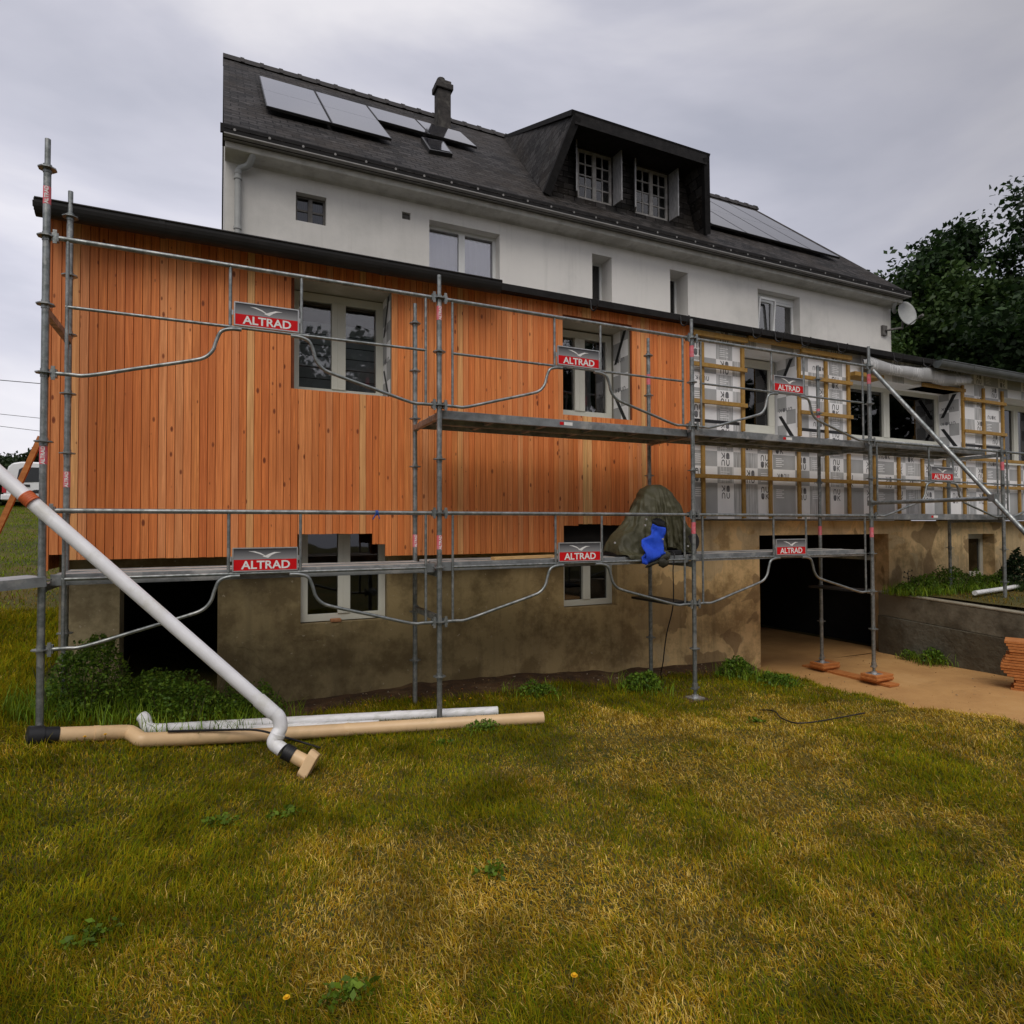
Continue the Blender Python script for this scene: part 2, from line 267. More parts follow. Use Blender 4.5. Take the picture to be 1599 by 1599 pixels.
# ------------------------------------------------------------------ mesh building
class MB:
    def __init__(s): s.v = []; s.f = []; s.m = []; s.sm = []; s.c = []; s.cc = None
    def add(s, vs, fs, mi=0, smooth=False):
        o = len(s.v); s.v += [tuple(p) for p in vs]
        if s.cc is not None: s.c += [s.cc]*len(vs)
        for f in fs: s.f.append([i+o for i in f]); s.m.append(mi); s.sm.append(smooth)
    def box(s, x0, x1, y0, y1, z0, z1, mi=0):
        s.add([(x0, y0, z0), (x1, y0, z0), (x1, y1, z0), (x0, y1, z0), (x0, y0, z1), (x1, y0, z1), (x1, y1, z1), (x0, y1, z1)],
              [(0, 3, 2, 1), (4, 5, 6, 7), (0, 1, 5, 4), (1, 2, 6, 5), (2, 3, 7, 6), (3, 0, 4, 7)], mi)
    def bar(s, a, b, w, h, mi=0, up=(0, 0, 1)):
        a = Vector(a); b = Vector(b); d = (b-a).normalized(); u = Vector(up)
        if abs(d.dot(u)) > .98: u = Vector((0, 1, 0))
        sd = d.cross(u).normalized(); u = sd.cross(d)
        vs = [p+sd*(i*w/2)+u*(j*h/2) for p in (a, b) for i, j in ((-1, -1), (1, -1), (1, 1), (-1, 1))]
        s.add(vs, [(0, 1, 2, 3), (7, 6, 5, 4), (0, 4, 5, 1), (1, 5, 6, 2), (2, 6, 7, 3), (3, 7, 4, 0)], mi)
    def tube(s, pts, r, n=10, mi=0, caps=True, arc=None):
        pts = [Vector(p) for p in pts]; k = len(pts); rs = r if isinstance(r, (list, tuple)) else [r]*k
        T = [(pts[min(i+1, k-1)]-pts[max(i-1, 0)]).normalized() for i in range(k)]
        u = Vector((0, 0, 1)) if abs(T[0].z) < .9 else Vector((0, 1, 0))
        u = (u-T[0]*u.dot(T[0])).normalized(); vs = []
        for i in range(k):
            u = (u-T[i]*u.dot(T[i])).normalized(); w = T[i].cross(u)
            vs += [pts[i]+(u*math.cos(2*math.pi*j/n)+w*math.sin(2*math.pi*j/n))*rs[i] for j in range(n)]
        fs = [(i*n+j, i*n+(j+1) % n, (i+1)*n+(j+1) % n, (i+1)*n+j) for i in range(k-1) for j in range(n)]
        s.add(vs, fs, mi, True)
        if caps:
            s.add([vs[j] for j in range(n)], [tuple(range(n))[::-1]], mi); s.add([vs[(k-1)*n+j] for j in range(n)], [tuple(range(n))], mi)
    def cyl(s, a, b, r, n=14, mi=0): s.tube([a, b], r, n, mi)
    def ring(s, c, r0, r1, h, n=8, mi=0, rot=0):         # flat washer (rosette)
        c = Vector(c); vs = []
        for z in (-h/2, h/2):
            for r in (r0, r1): vs += [c+Vector((math.cos(rot+2*math.pi*j/n)*r, math.sin(rot+2*math.pi*j/n)*r, z)) for j in range(n)]
        fs = []
        for j in range(n):
            k = (j+1) % n; fs += [(n+j, n+k, 3*n+k, 3*n+j), (2*n+j, 3*n+j, 3*n+k, 2*n+k), (j, k, n+k, n+j)]
        s.add(vs, fs, mi)
    def prism(s, poly, axis, a, b, mi=0):               # poly in the two other axes, swept along axis
        n = len(poly)
        def P(q, t): return {'x': (t, q[0], q[1]), 'y': (q[0], t, q[1]), 'z': (q[0], q[1], t)}[axis]
        vs = [P(q, a) for q in poly]+[P(q, b) for q in poly]
        s.add(vs, [tuple(range(n)), tuple(range(2*n-1, n-1, -1))]+[(i, n+i, n+(i+1) % n, (i+1) % n) for i in range(n)], mi)
    def slab(s, quad, t, mi=0):                         # quad/triangle thickened along its normal (backwards)
        q = [Vector(p) for p in quad]; nrm = (q[1]-q[0]).cross(q[2]-q[0]).normalized(); n = len(q)
        s.add(q+[p-nrm*t for p in q], [tuple(range(n)), tuple(range(2*n-1, n-1, -1))]+[(i, n+i, n+(i+1) % n, (i+1) % n) for i in range(n)], mi)
    def wall(s, x0, x1, z0, z1, yf, yb, holes, mi=0, mrev=None, mback=None, xs=(), zs=(), cell=None):
        X = sorted({x0, x1, *[h[0] for h in holes], *[h[1] for h in holes], *[x for x in xs if x0 < x < x1]})
        Z = sorted({z0, z1, *[h[2] for h in holes], *[h[3] for h in holes], *[z for z in zs if z0 < z < z1]})
        X = [x for x in X if x0 <= x <= x1]; Z = [z for z in Z if z0 <= z <= z1]
        hole = lambda i, j: any(h[0]-1e-6 <= X[i] and X[i+1] <= h[1]+1e-6 and h[2]-1e-6 <= Z[j] and Z[j+1] <= h[3]+1e-6 for h in holes)
        mrev = mi if mrev is None else mrev; mback = mi if mback is None else mback
        nx, nz = len(X)-1, len(Z)-1
        for i in range(nx):
            for j in range(nz):
                if hole(i, j): continue
                a, b, c, d = X[i], X[i+1], Z[j], Z[j+1]
                s.add([(a, yf, c), (b, yf, c), (b, yf, d), (a, yf, d)], [(0, 1, 2, 3)], cell(a, b, c, d) if cell else mi)
                s.add([(a, yb, c), (a, yb, d), (b, yb, d), (b, yb, c)], [(0, 1, 2, 3)], mback)
                for di, dj, q in ((-1, 0, [(a, yf, c), (a, yf, d), (a, yb, d), (a, yb, c)]), (1, 0, [(b, yf, c), (b, yb, c), (b, yb, d), (b, yf, d)]),
                                  (0, -1, [(a, yf, c), (a, yb, c), (b, yb, c), (b, yf, c)]), (0, 1, [(a, yf, d), (b, yf, d), (b, yb, d), (a, yb, d)])):
                    ii, jj = i+di, j+dj
                    if not (0 <= ii < nx and 0 <= jj < nz): s.add(q, [(0, 1, 2, 3)], mback)
                    elif hole(ii, jj): s.add(q, [(0, 1, 2, 3)], mrev)
    def mesh(s, name, mats):
        me = bpy.data.meshes.new(name); me.from_pydata(s.v, [], s.f)
        for m in mats: me.materials.append(MT[m] if isinstance(m, str) else m)
        me.polygons.foreach_set('material_index', s.m); me.polygons.foreach_set('use_smooth', s.sm)
        if s.c:
            at = me.color_attributes.new('Col', 'FLOAT_COLOR', 'POINT'); at.data.foreach_set('color', np.array([(*c, 1.) for c in s.c], 'f').ravel())
        me.update(); return me
    def build(s, name, mats, parent=None, bev=0, **tags):
        if isinstance(mats, str): mats = [mats]
        o = bpy.data.objects.new(name, s.mesh(name, mats)); return finish(o, parent, bev, **tags)
def finish(o, parent=None, bev=0, **tags):
    COL.objects.link(o)
    if parent is not None:
        o.parent = parent; wm = WORLD.get(parent.name, Matrix()); o.matrix_parent_inverse = wm.inverted()
        WORLD[o.name] = Matrix()
    if bev:
        b = o.modifiers.new('bevel', 'BEVEL'); b.width = bev; b.segments = 2; b.limit_method = 'ANGLE'
    for k, v in tags.items(): o[k] = v
    return o
WORLD = {}
def thing(name, label, cat, loc=(0, 0, 0), group=None):
    o = bpy.data.objects.new(name, None); COL.objects.link(o); o.location = loc; o.empty_display_size = .2
    WORLD[o.name] = Matrix.Translation(loc); o['label'] = label; o['category'] = cat
    if group: o['group'] = group
    return o
def T(label, cat, group=None):
    d = dict(label=label, category=cat)
    if group: d['group'] = group
    return d
def smooth_path(pts, n=6):
    P = [Vector(p) for p in pts]; P = [P[0]*2-P[1]]+P+[P[-1]*2-P[-2]]; out = []
    for i in range(1, len(P)-2):
        for k in range(n):
            t = k/n; a, b, c, d = P[i-1:i+3]
            out.append(.5*((2*b)+(c-a)*t+(2*a-5*b+4*c-d)*t*t+(3*b-a-3*c+d)*t**3))
    return out+[P[-2]]
def text_faces(body, size, bold=.0):
    cu = bpy.data.curves.new('txt', 'FONT'); cu.body = body; cu.size = size; cu.offset = bold; cu.align_x = 'CENTER'; cu.resolution_u = 3
    o = bpy.data.objects.new('txt', cu); COL.objects.link(o); dg = bpy.context.evaluated_depsgraph_get()
    me = bpy.data.meshes.new_from_object(o.evaluated_get(dg)); vs = [tuple(v.co) for v in me.vertices]; fs = [tuple(p.vertices) for p in me.polygons]
    bpy.data.objects.remove(o); bpy.data.curves.remove(cu); bpy.data.meshes.remove(me); return vs, fs
# ------------------------------------------------------------------ numpy foliage
def vnoise(x, y, s, seed=0):
    r = np.random.default_rng(seed); tab = r.random((64, 64)); x = np.asarray(x)*s+100; y = np.asarray(y)*s+100
    xi = np.floor(x).astype(int); yi = np.floor(y).astype(int); fx = x-xi; fy = y-yi; fx = fx*fx*(3-2*fx); fy = fy*fy*(3-2*fy)
    g = lambda a, b: tab[a % 64, b % 64]
    return (g(xi, yi)*(1-fx)+g(xi+1, yi)*fx)*(1-fy)+(g(xi, yi+1)*(1-fx)+g(xi+1, yi+1)*fx)*fy
def np_mesh(name, V, Fq, C, mat, parent=None, **tags):
    me = bpy.data.meshes.new(name); n = len(V); me.vertices.add(n); me.vertices.foreach_set('co', V.astype('f').ravel())
    nf, k = Fq.shape; me.loops.add(nf*k); me.loops.foreach_set('vertex_index', Fq.astype('i').ravel())
    me.polygons.add(nf); me.polygons.foreach_set('loop_start', np.arange(0, nf*k, k, dtype='i'))
    at = me.color_attributes.new('Col', 'FLOAT_COLOR', 'POINT'); at.data.foreach_set('color', np.c_[C, np.ones(n)].astype('f').ravel())
    me.materials.append(MT[mat]); me.update(calc_edges=True); me.validate()
    return finish(bpy.data.objects.new(name, me), parent, **tags)
def blades(P, H, Wd, lean, az, col):
    """bent grass blades, two quads narrowing to the tip"""
    n = len(P); ax = np.c_[np.cos(az), np.sin(az), np.zeros(n)]; sd = np.c_[-np.sin(az), np.cos(az), np.zeros(n)]
    V = np.zeros((n, 6, 3)); zv = np.array([0, 0, 1.])
    for k, (t, w) in enumerate(((0, 1), (.55, .8), (1, .12))):
        c = P+ax*(lean*t*t*H)[:, None]+zv*(H*t*np.sqrt(np.clip(1-(lean*t)**2*.55, .05, 1)))[:, None]
        V[:, 2*k] = c-sd*(Wd*w/2)[:, None]; V[:, 2*k+1] = c+sd*(Wd*w/2)[:, None]
    b = np.arange(n)[:, None]*6
    Fq = np.concatenate([b+np.array([0, 1, 3, 2]), b+np.array([2, 3, 5, 4])])
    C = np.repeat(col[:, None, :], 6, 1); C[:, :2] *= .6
    return V.reshape(-1, 3), Fq, C.reshape(-1, 3)
def leaves(P, size, col, up=.35):
    n = len(P); N = RNG.normal(size=(n, 3)); N[:, 2] += up; N /= np.linalg.norm(N, axis=1)[:, None]
    A = np.cross(N, RNG.normal(size=(n, 3))); A /= np.linalg.norm(A, axis=1)[:, None]; B = np.cross(N, A)
    s = np.asarray(size)[:, None]
    V = np.stack([P-A*s*.55, P+B*s*.34+N*s*.08, P+A*s*.6, P-B*s*.34+N*s*.08], 1)
    Fq = np.arange(n*4).reshape(n, 4); return V.reshape(-1, 3), Fq, np.repeat(col[:, None, :], 4, 1).reshape(-1, 3)
def pal(n, cols, w=None):
    c = np.array(cols); i = RNG.choice(len(c), n, p=w); return c[i]*(.7+.6*RNG.random((n, 1)))
# ------------------------------------------------------------------ world, sun, camera
w = bpy.data.worlds.new('World'); S.world = w; w.use_nodes = True; nt = w.node_tree; bg = nt.nodes['Background']
SUN_EL, SUN_AZ = R(52), R(205)        # azimuth clockwise from +Y
sky = node(nt, 'ShaderNodeTexSky'); sky.sky_type = 'NISHITA'; sky.sun_disc = False; sky.sun_elevation = SUN_EL; sky.sun_rotation = SUN_AZ; sky.dust_density = 3
v = coords(nt, (1, 1, 1), 'Generated'); sp = node(nt, 'ShaderNodeSeparateXYZ'); nt.links.new(v, sp.inputs[0])
mp = node(nt, 'ShaderNodeMapping'); mp.inputs['Scale'].default_value = (1.1, 1.1, 3.2); mp.inputs['Rotation'].default_value = (.25, .1, .3); mp.inputs['Location'].default_value = (.37, .12, .2); nt.links.new(v, mp.inputs[0])
cl = noise(nt, mp.outputs[0], 1.25, 6, .5, dist=.35)
cloud = ramp(nt, cl, [(.30, (4.3, 4.45, 5.3)), (.45, (6.1, 6.1, 6.95)), (.60, (8.6, 8.4, 8.8)), (.8, (8.0, 7.9, 8.4))])
zr = node(nt, 'ShaderNodeMapRange', interpolation_type='SMOOTHSTEP'); zr.inputs[1].default_value = .66; zr.inputs[2].default_value = .95; zr.inputs[3].default_value = 1.; zr.inputs[4].default_value = 2.1; nt.links.new(sp.outputs[2], zr.inputs[0])
br = node(nt, 'ShaderNodeMapRange', interpolation_type='SMOOTHSTEP'); br.inputs[1].default_value = .1; br.inputs[2].default_value = -.9; br.inputs[3].default_value = 1.; br.inputs[4].default_value = 1.35; nt.links.new(sp.outputs[1], br.inputs[0])
mu = node(nt, 'ShaderNodeMath', operation='MULTIPLY'); nt.links.new(zr.outputs[0], mu.inputs[0]); nt.links.new(br.outputs[0], mu.inputs[1])
dp = node(nt, 'ShaderNodeVectorMath', operation='DOT_PRODUCT'); nt.links.new(v, dp.inputs[0]); dp.inputs[1].default_value = ray(520, 300).normalized()
gl_ = node(nt, 'ShaderNodeMapRange', interpolation_type='SMOOTHSTEP'); gl_.inputs[1].default_value = .60; gl_.inputs[2].default_value = 1.; gl_.inputs[3].default_value = .70; gl_.inputs[4].default_value = 1.2; nt.links.new(dp.outputs['Value'], gl_.inputs[0])
m2_ = node(nt, 'ShaderNodeMath', operation='MULTIPLY'); nt.links.new(mu.outputs[0], m2_.inputs[0]); nt.links.new(gl_.outputs[0], m2_.inputs[1]); mu = m2_
tp = node(nt, 'ShaderNodeMapRange', interpolation_type='SMOOTHSTEP'); tp.inputs[1].default_value = .28; tp.inputs[2].default_value = .62; tp.inputs[3].default_value = 1.; tp.inputs[4].default_value = .80; nt.links.new(sp.outputs[2], tp.inputs[0])
m3_ = node(nt, 'ShaderNodeMath', operation='MULTIPLY'); nt.links.new(mu.outputs[0], m3_.inputs[0]); nt.links.new(tp.outputs[0], m3_.inputs[1]); mu = m3_
cs = node(nt, 'ShaderNodeVectorMath', operation='SCALE'); nt.links.new(cloud, cs.inputs[0]); nt.links.new(mu.outputs[0], cs.inputs['Scale'])
nt.links.new(mixc(nt, .93, sky.outputs[0], cs.outputs[0]), bg.inputs[0]); bg.inputs[1].default_value = .1
sl = bpy.data.lights.new('sun', 'SUN'); sl.energy = 1.45; sl.angle = R(35); sl.color = (1, .94, .85)
so = bpy.data.objects.new('sun', sl); COL.objects.link(so)
sd = Vector((math.sin(SUN_AZ)*math.cos(SUN_EL), math.cos(SUN_AZ)*math.cos(SUN_EL), math.sin(SUN_EL))); so.rotation_euler = (-sd).to_track_quat('-Z', 'Y').to_euler()
cd = bpy.data.cameras.new('camera'); co = bpy.data.objects.new('camera', cd); COL.objects.link(co); S.camera = co
cd.sensor_width = 36; cd.lens = F/1599*36; cd.clip_end = 3000; cd.clip_start = .05
mw = Matrix((RT, UP, -FW)).transposed().to_4x4(); mw.translation = CAM; co.matrix_world = mw
S.view_settings.view_transform = 'Standard'; S.view_settings.look = 'None'; S.view_settings.exposure = .08; S.view_settings.gamma = 1
S.cycles.use_denoising = True; S.cycles.max_bounces = 6; S.cycles.transparent_max_bounces = 12
# ------------------------------------------------------------------ ground
def grid_ground():
    xs = np.unique(np.r_[np.linspace(-90, -8, 18), np.linspace(-8, 12, 121), np.linspace(12, 90, 20)])
    ys = np.unique(np.r_[np.linspace(-60, -8, 12), np.linspace(-8, 4, 81), np.linspace(4, 26, 45), np.linspace(26, 120, 16)])
    Xg, Yg = np.meshgrid(xs, ys, indexing='ij'); Z = hgt(Xg, Yg); b = MB(); ny = len(ys)
    b.add(np.c_[Xg.ravel(), Yg.ravel(), Z.ravel()].tolist(), [(i*ny+j, (i+1)*ny+j, (i+1)*ny+j+1, i*ny+j+1) for i in range(len(xs)-1) for j in range(ny-1)], 0, True)
    return b.build('lawn_ground', 'ground', kind='structure')
grid_ground()
def driveway():
    b = MB(); ys = np.linspace(-12, 1.34, 70); vs = []
    for y in ys:
        e = float(edge_x(y))-.12
        for x in np.linspace(e, 11.2, 14): vs.append((x, y, DRZ+.012*math.sin(x*2.1+y)+.01*mnoise.noise((x*2, y*2, 0))))
    b.add(vs, [(i*14+j, (i+1)*14+j, (i+1)*14+j+1, i*14+j+1)[::-1] for i in range(len(ys)-1) for j in range(13)], 0, True)
    b.add([(8.43, 1.34, DRZ), (11.38, 1.34, DRZ), (11.38, 5.0, DRZ), (8.43, 5.0, DRZ)], [(0, 1, 2, 3)])
    return b.build('driveway', 'drive', kind='structure')
driveway()
def terrace():
    b = MB(); xs = np.linspace(11.2, 40, 40); ys = np.linspace(-14, 1.34, 30); ny = len(ys)
    b.add([(x, y, -1.24-.03*max(0, -y)+.02*mnoise.noise((x, y, 3))) for x in xs for y in ys], [(i*ny+j, (i+1)*ny+j, (i+1)*ny+j+1, i*ny+j+1) for i in range(len(xs)-1) for j in range(ny-1)], 0, True)
    return b.build('terrace_ground', 'ground', kind='structure')
terrace()
def soil_strip():
    b = MB(); xs = np.linspace(1.2, 8.25, 60); vs = []
    for x in xs:
        for k, y in enumerate((.86+.12*math.sin(x*3.1)+.08*math.sin(x*7), 1.1, 1.345)):
            vs.append((x, y, float(hgt(x, y))+(.004, .05+.03*mnoise.noise((x*4, 0, 0)), .06+.04*mnoise.noise((x*3, 5, 0)))[k]))
    b.add(vs, [(i*3+j, (i+1)*3+j, (i+1)*3+j+1, i*3+j+1) for i in range(len(xs)-1) for j in range(2)], 0, True)
    b.build('soil_strip', 'soil', kind='structure')
soil_strip()
# ------------------------------------------------------------------ windows
def window(parent, x0, x1, z0, z1, y, n=2, fw=.075, mid=.11, mat='frame', glass='glass', back='dark', bdepth=.5, label=None, bars=None, blind=None, curtain_or_sky=None, thick=.07, cmat='curtain_or_sky'):
    """frame with its outer face at y; pane(s) and what stands behind them are sub-parts"""
    b = MB(); b.box(x0, x1, y, y+thick, z0, z0+fw); b.box(x0, x1, y, y+thick, z1-fw, z1)
    b.box(x0, x0+fw, y, y+thick, z0+fw, z1-fw); b.box(x1-fw, x1, y, y+thick, z0+fw, z1-fw)
    ins = [(x0+fw, x1-fw)]
    if n == 2:
        xm = (x0+x1)/2; b.box(xm-mid/2, xm+mid/2, y-.012, y+thick, z0+fw, z1-fw); ins = [(x0+fw, xm-mid/2), (xm+mid/2, x1-fw)]
        b.box(xm-.012, xm-.006, y-.016, y-.012, z0+fw, z1-fw)
    if bars:
        nx, nz, bw = bars
        for a, c in ins:
            for i in range(1, nx): xx = a+(c-a)*i/nx; b.box(xx-bw/2, xx+bw/2, y+.01, y+.045, z0+fw, z1-fw)
            for i in range(1, nz): zz = z0+fw+(z1-z0-2*fw)*i/nz; b.box(a, c, y+.012, y+.043, zz-bw/2, zz+bw/2)
    tg = {'label': label} if label else {}
    f = b.build('window', mat, parent, bev=.004, **tg)
    for a, c in ins:
        p = MB(); p.box(a, c, y+.03, y+.036, z0+fw, z1-fw); p.build('pane', glass, f)
        if blind:
            q = MB(); zz = z0+fw
            while zz < blind: q.box(a, c, y+.075, y+.085, zz, zz+.115); zz += .125
            q.build('blind', 'blind', f)
    if curtain_or_sky:
        for (a, c, t0, t1) in curtain_or_sky:
            q = MB(); k = 40; vs = []
            for i in range(k+1):
                xx = a+(c-a)*i/k; yy = y+.10+.012*math.sin(i*1.9)
                vs += [(xx, yy, t0), (xx, yy, t1)]
            q.add(vs, [(2*i, 2*i+2, 2*i+3, 2*i+1) for i in range(k)], 0, True); q.build('curtain_or_sky', cmat, f)  # serves both cloth curtains and the sheets painted as reflected sky
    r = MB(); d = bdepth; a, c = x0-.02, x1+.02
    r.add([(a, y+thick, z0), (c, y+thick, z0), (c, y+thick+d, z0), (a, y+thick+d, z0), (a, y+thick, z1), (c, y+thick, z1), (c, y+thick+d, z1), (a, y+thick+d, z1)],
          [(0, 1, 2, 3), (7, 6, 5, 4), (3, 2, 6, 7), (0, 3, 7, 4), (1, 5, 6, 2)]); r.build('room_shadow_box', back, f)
    return f
# ------------------------------------------------------------------ white house
HY, EY0, EZ0, RY, RZ = 5.3, 4.85, 6.0, 10.0, 10.62
HX0, HX1 = 1.22, 17.5
house = thing('white_house', 'white rendered two storey house with a steep dark slate roof and a long dormer', 'house', (9.3, 9.5, -2.2))
HW = [(2.285, 2.775, 4.975, 5.455), (4.085, 4.24, 5.372, 5.50), (4.59, 5.99, 4.30, 5.46), (8.065, 8.545, 4.25, 5.475), (10.065, 10.56, 4.3, 5.49), (12.66, 14.06, 4.3, 5.48)]
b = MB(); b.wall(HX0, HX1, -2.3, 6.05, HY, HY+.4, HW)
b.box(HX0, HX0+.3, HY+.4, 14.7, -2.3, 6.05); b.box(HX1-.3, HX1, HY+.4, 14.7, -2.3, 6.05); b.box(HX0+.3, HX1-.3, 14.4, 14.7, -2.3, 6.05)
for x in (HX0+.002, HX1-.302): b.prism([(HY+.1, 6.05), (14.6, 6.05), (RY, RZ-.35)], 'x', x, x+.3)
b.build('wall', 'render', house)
sl_ = (RZ-EZ0)/(RY-EY0)
b = MB()
b.slab([(HX0-.03, EY0-.06, EZ0-.05), (HX1+.05, EY0-.06, EZ0-.05), (HX1+.05, RY, RZ), (HX0-.03, RY, RZ)], .14)
b.slab([(HX0-.03, RY+.01, RZ), (HX1+.05, RY+.01, RZ), (HX1+.05, 15.05, EZ0), (HX0-.03, 15.05, EZ0)], .14)
roof = b.build('roof', 'slate', house)
b = MB(); x = HX0-.04; k = 0
while x < HX1+.02:
    x1 = min(x+.42, HX1+.06); b.prism([(RY-.16, RZ-.10), (RY-.10, RZ+.035), (RY+.0, RZ+.085), (RY+.10, RZ+.035), (RY+.16, RZ-.10)], 'x', x+.004, x1-.004)
    b.prism([(RY-.17, RZ-.09), (RY-.105, RZ+.05), (RY, RZ+.125), (RY+.105, RZ+.05), (RY+.17, RZ-.09)], 'x', x1-.05, x1+.03); x = x1
b.build('ridge_cap', 'ridge', roof)
# cornice: concave cement profile under the gutter
b = MB(); b.prism([(HY+.002, 5.70), (HY-.05, 5.735), (HY-.32, 5.745), (HY-.33, 5.755), (HY-.33, 5.845), (HY+.002, 5.853)], 'x', HX0-.01, HX1+.01); b.build('cornice', 'cornice', house)
b = MB(); b.box(HX0-.08, HX1+.12, 4.80, 4.84, 5.878, 6.0); b.tube([(HX0-.08, 4.82, 6.0), (HX1+.12, 4.82, 6.0)], .021, 8); b.box(HX0-.05, HX1+.1, 4.85, 5.2, 5.88, 5.9)
b.box(HX0-.03, HX1+.08, 4.785, 4.99, 5.857, 5.874, 1)
x = HX0+.12
while x < HX1: b.cyl((x, 4.792, 5.945), (x, 4.80, 5.945), .02, 8, 1); x += .5
b.build('gutter', ['blackslate', 'zincl'], house)
b = MB(); b.tube(smooth_path([(1.60, 5.02, 5.84), (1.60, 5.05, 5.72), (1.54, 5.14, 5.62), (1.43, 5.2, 5.58), (1.40, 5.21, 5.48), (1.40, 5.21, 5.3), (1.40, 5.21, 2.9)], 6), .05, 12)
for z in (5.42, 4.62, 3.8): b.cyl((1.40, 5.21, z-.02), (1.40, 5.21, z+.02), .062, 12); b.bar((1.40, 5.21, z), (1.40, 5.31, z), .02, .02)
b.build('downpipe', 'dish', house)
b = MB(); b.tube(smooth_path([(17.3, 5.02, 5.84), (17.3, 5.05, 5.72), (17.38, 5.14, 5.62), (17.52, 5.2, 5.58)], 6), .045, 10); b.build('downpipe', 'dish', house)
window(house, 2.285, 2.775, 4.975, 5.455, 5.42, 2, .035, .07, 'oldframe', 'glassd', bars=(1, 2, .03), label='small weathered grey window', curtain_or_sky=[(2.3, 2.76, 4.98, 5.45)])
b = MB(); b.box(4.085, 4.24, 5.36, 5.38, 5.372, 5.50); b.box(4.155, 4.17, 5.345, 5.36, 5.372, 5.5); b.box(4.085, 4.24, 5.346, 5.358, 5.43, 5.44); b.build('vent', 'oldframe', house)
window(house, 4.59, 5.99, 4.2, 5.46, 5.5, 2, .06, .12, 'framew', 'glassr', label='white two pane window behind the low roof', curtain_or_sky=[(4.62, 5.96, 4.22, 5.36)], cmat='sky_sheen')
window(house, 8.065, 8.545, 4.2, 5.475, 5.68, 1, .05, .1, 'framew', 'glassd', label='narrow slit window in a deep reveal')
window(house, 10.065, 10.56, 4.2, 5.49, 5.68, 1, .05, .1, 'framew', 'glassd', label='narrow slit window in a deep reveal')
f = window(house, 12.66, 14.06, 4.2, 5.34, 5.5, 2, .06, .11, 'framew', 'glassr', label='white window with its left sash tilted open', curtain_or_sky=[(13.45, 13.75, 4.22, 5.2)], cmat='sky_sheen')
b = MB(); b.box(12.66, 14.06, 5.49, 5.6, 5.343, 5.48); b.build('shutter_box', 'framew', f)
b = MB(); b.bar((12.78, 5.47, 4.2), (12.78, 5.36, 5.3), .05, .04, up=(1, 0, 0)); b.bar((13.28, 5.47, 4.2), (13.28, 5.36, 5.3), .05, .04, up=(1, 0, 0)); b.bar((12.78, 5.36, 5.3), (13.28, 5.36, 5.3), .04, .05); b.build('sash', 'framew', f)
# dormer
A, B_, Rg = Vector((7.40, 4.86, 7.92)), Vector((7.02, 5.42, 6.53)), Vector((8.2, 9.98, 10.60))
A2, B2, Rg2 = Vector((10.72, 4.86, 7.92)), Vector((11.25, 5.42, 6.53)), Vector((10.0, 9.98, 10.60))
dm = MB(); dm.prism([(7.13, 6.45), (7.60, 6.45), (7.60, 7.9), (7.50, 7.9)], 'y', 5.55, 5.70); dm.prism([(10.55, 6.45), (11.05, 6.45), (10.64, 7.9), (10.55, 7.9)], 'y', 5.55, 5.70); dm.wall(7.60, 10.55, 6.45, 7.95, 5.55, 5.70, [(7.88, 8.74, 6.72, 7.78), (9.34, 10.24, 6.70, 7.76)])
dormer = dm.build('dormer', 'slate', house, label='wide slate hung dormer under a hooded roof')
b = MB(); b.slab([A, Rg, B_], .12); b.slab([A2, B2, Rg2], .12); b.build('cheek', 'slate_side', dormer)
b = MB(); up = Vector((0, 0, .05)); b.slab([A+up+Vector((-.08, -.05, 0)), A2+up+Vector((.08, -.05, 0)), Rg2+up, Rg+up], .1)
b.slab([A+Vector((0, -.03, .02)), A+Vector((0, -.03, -.2)), A2+Vector((0, -.03, -.2)), A2+Vector((0, -.03, .02))], .05)
b.slab([A+Vector((.02, .03, -.17)), Vector((7.4, 5.56, 7.8)), Vector((10.7, 5.56, 7.8)), A2+Vector((-.02, .03, -.17))], .03)
for P, Q, sx in ((A, B_, 1), (A2, B2, -1)): b.bar(P+Vector((.04*sx, -.02, -.05)), Q+Vector((.04*sx, -.02, 0)), .16, .09, up=(0, 1, 0))
b.build('hood', 'blackslate', dormer)
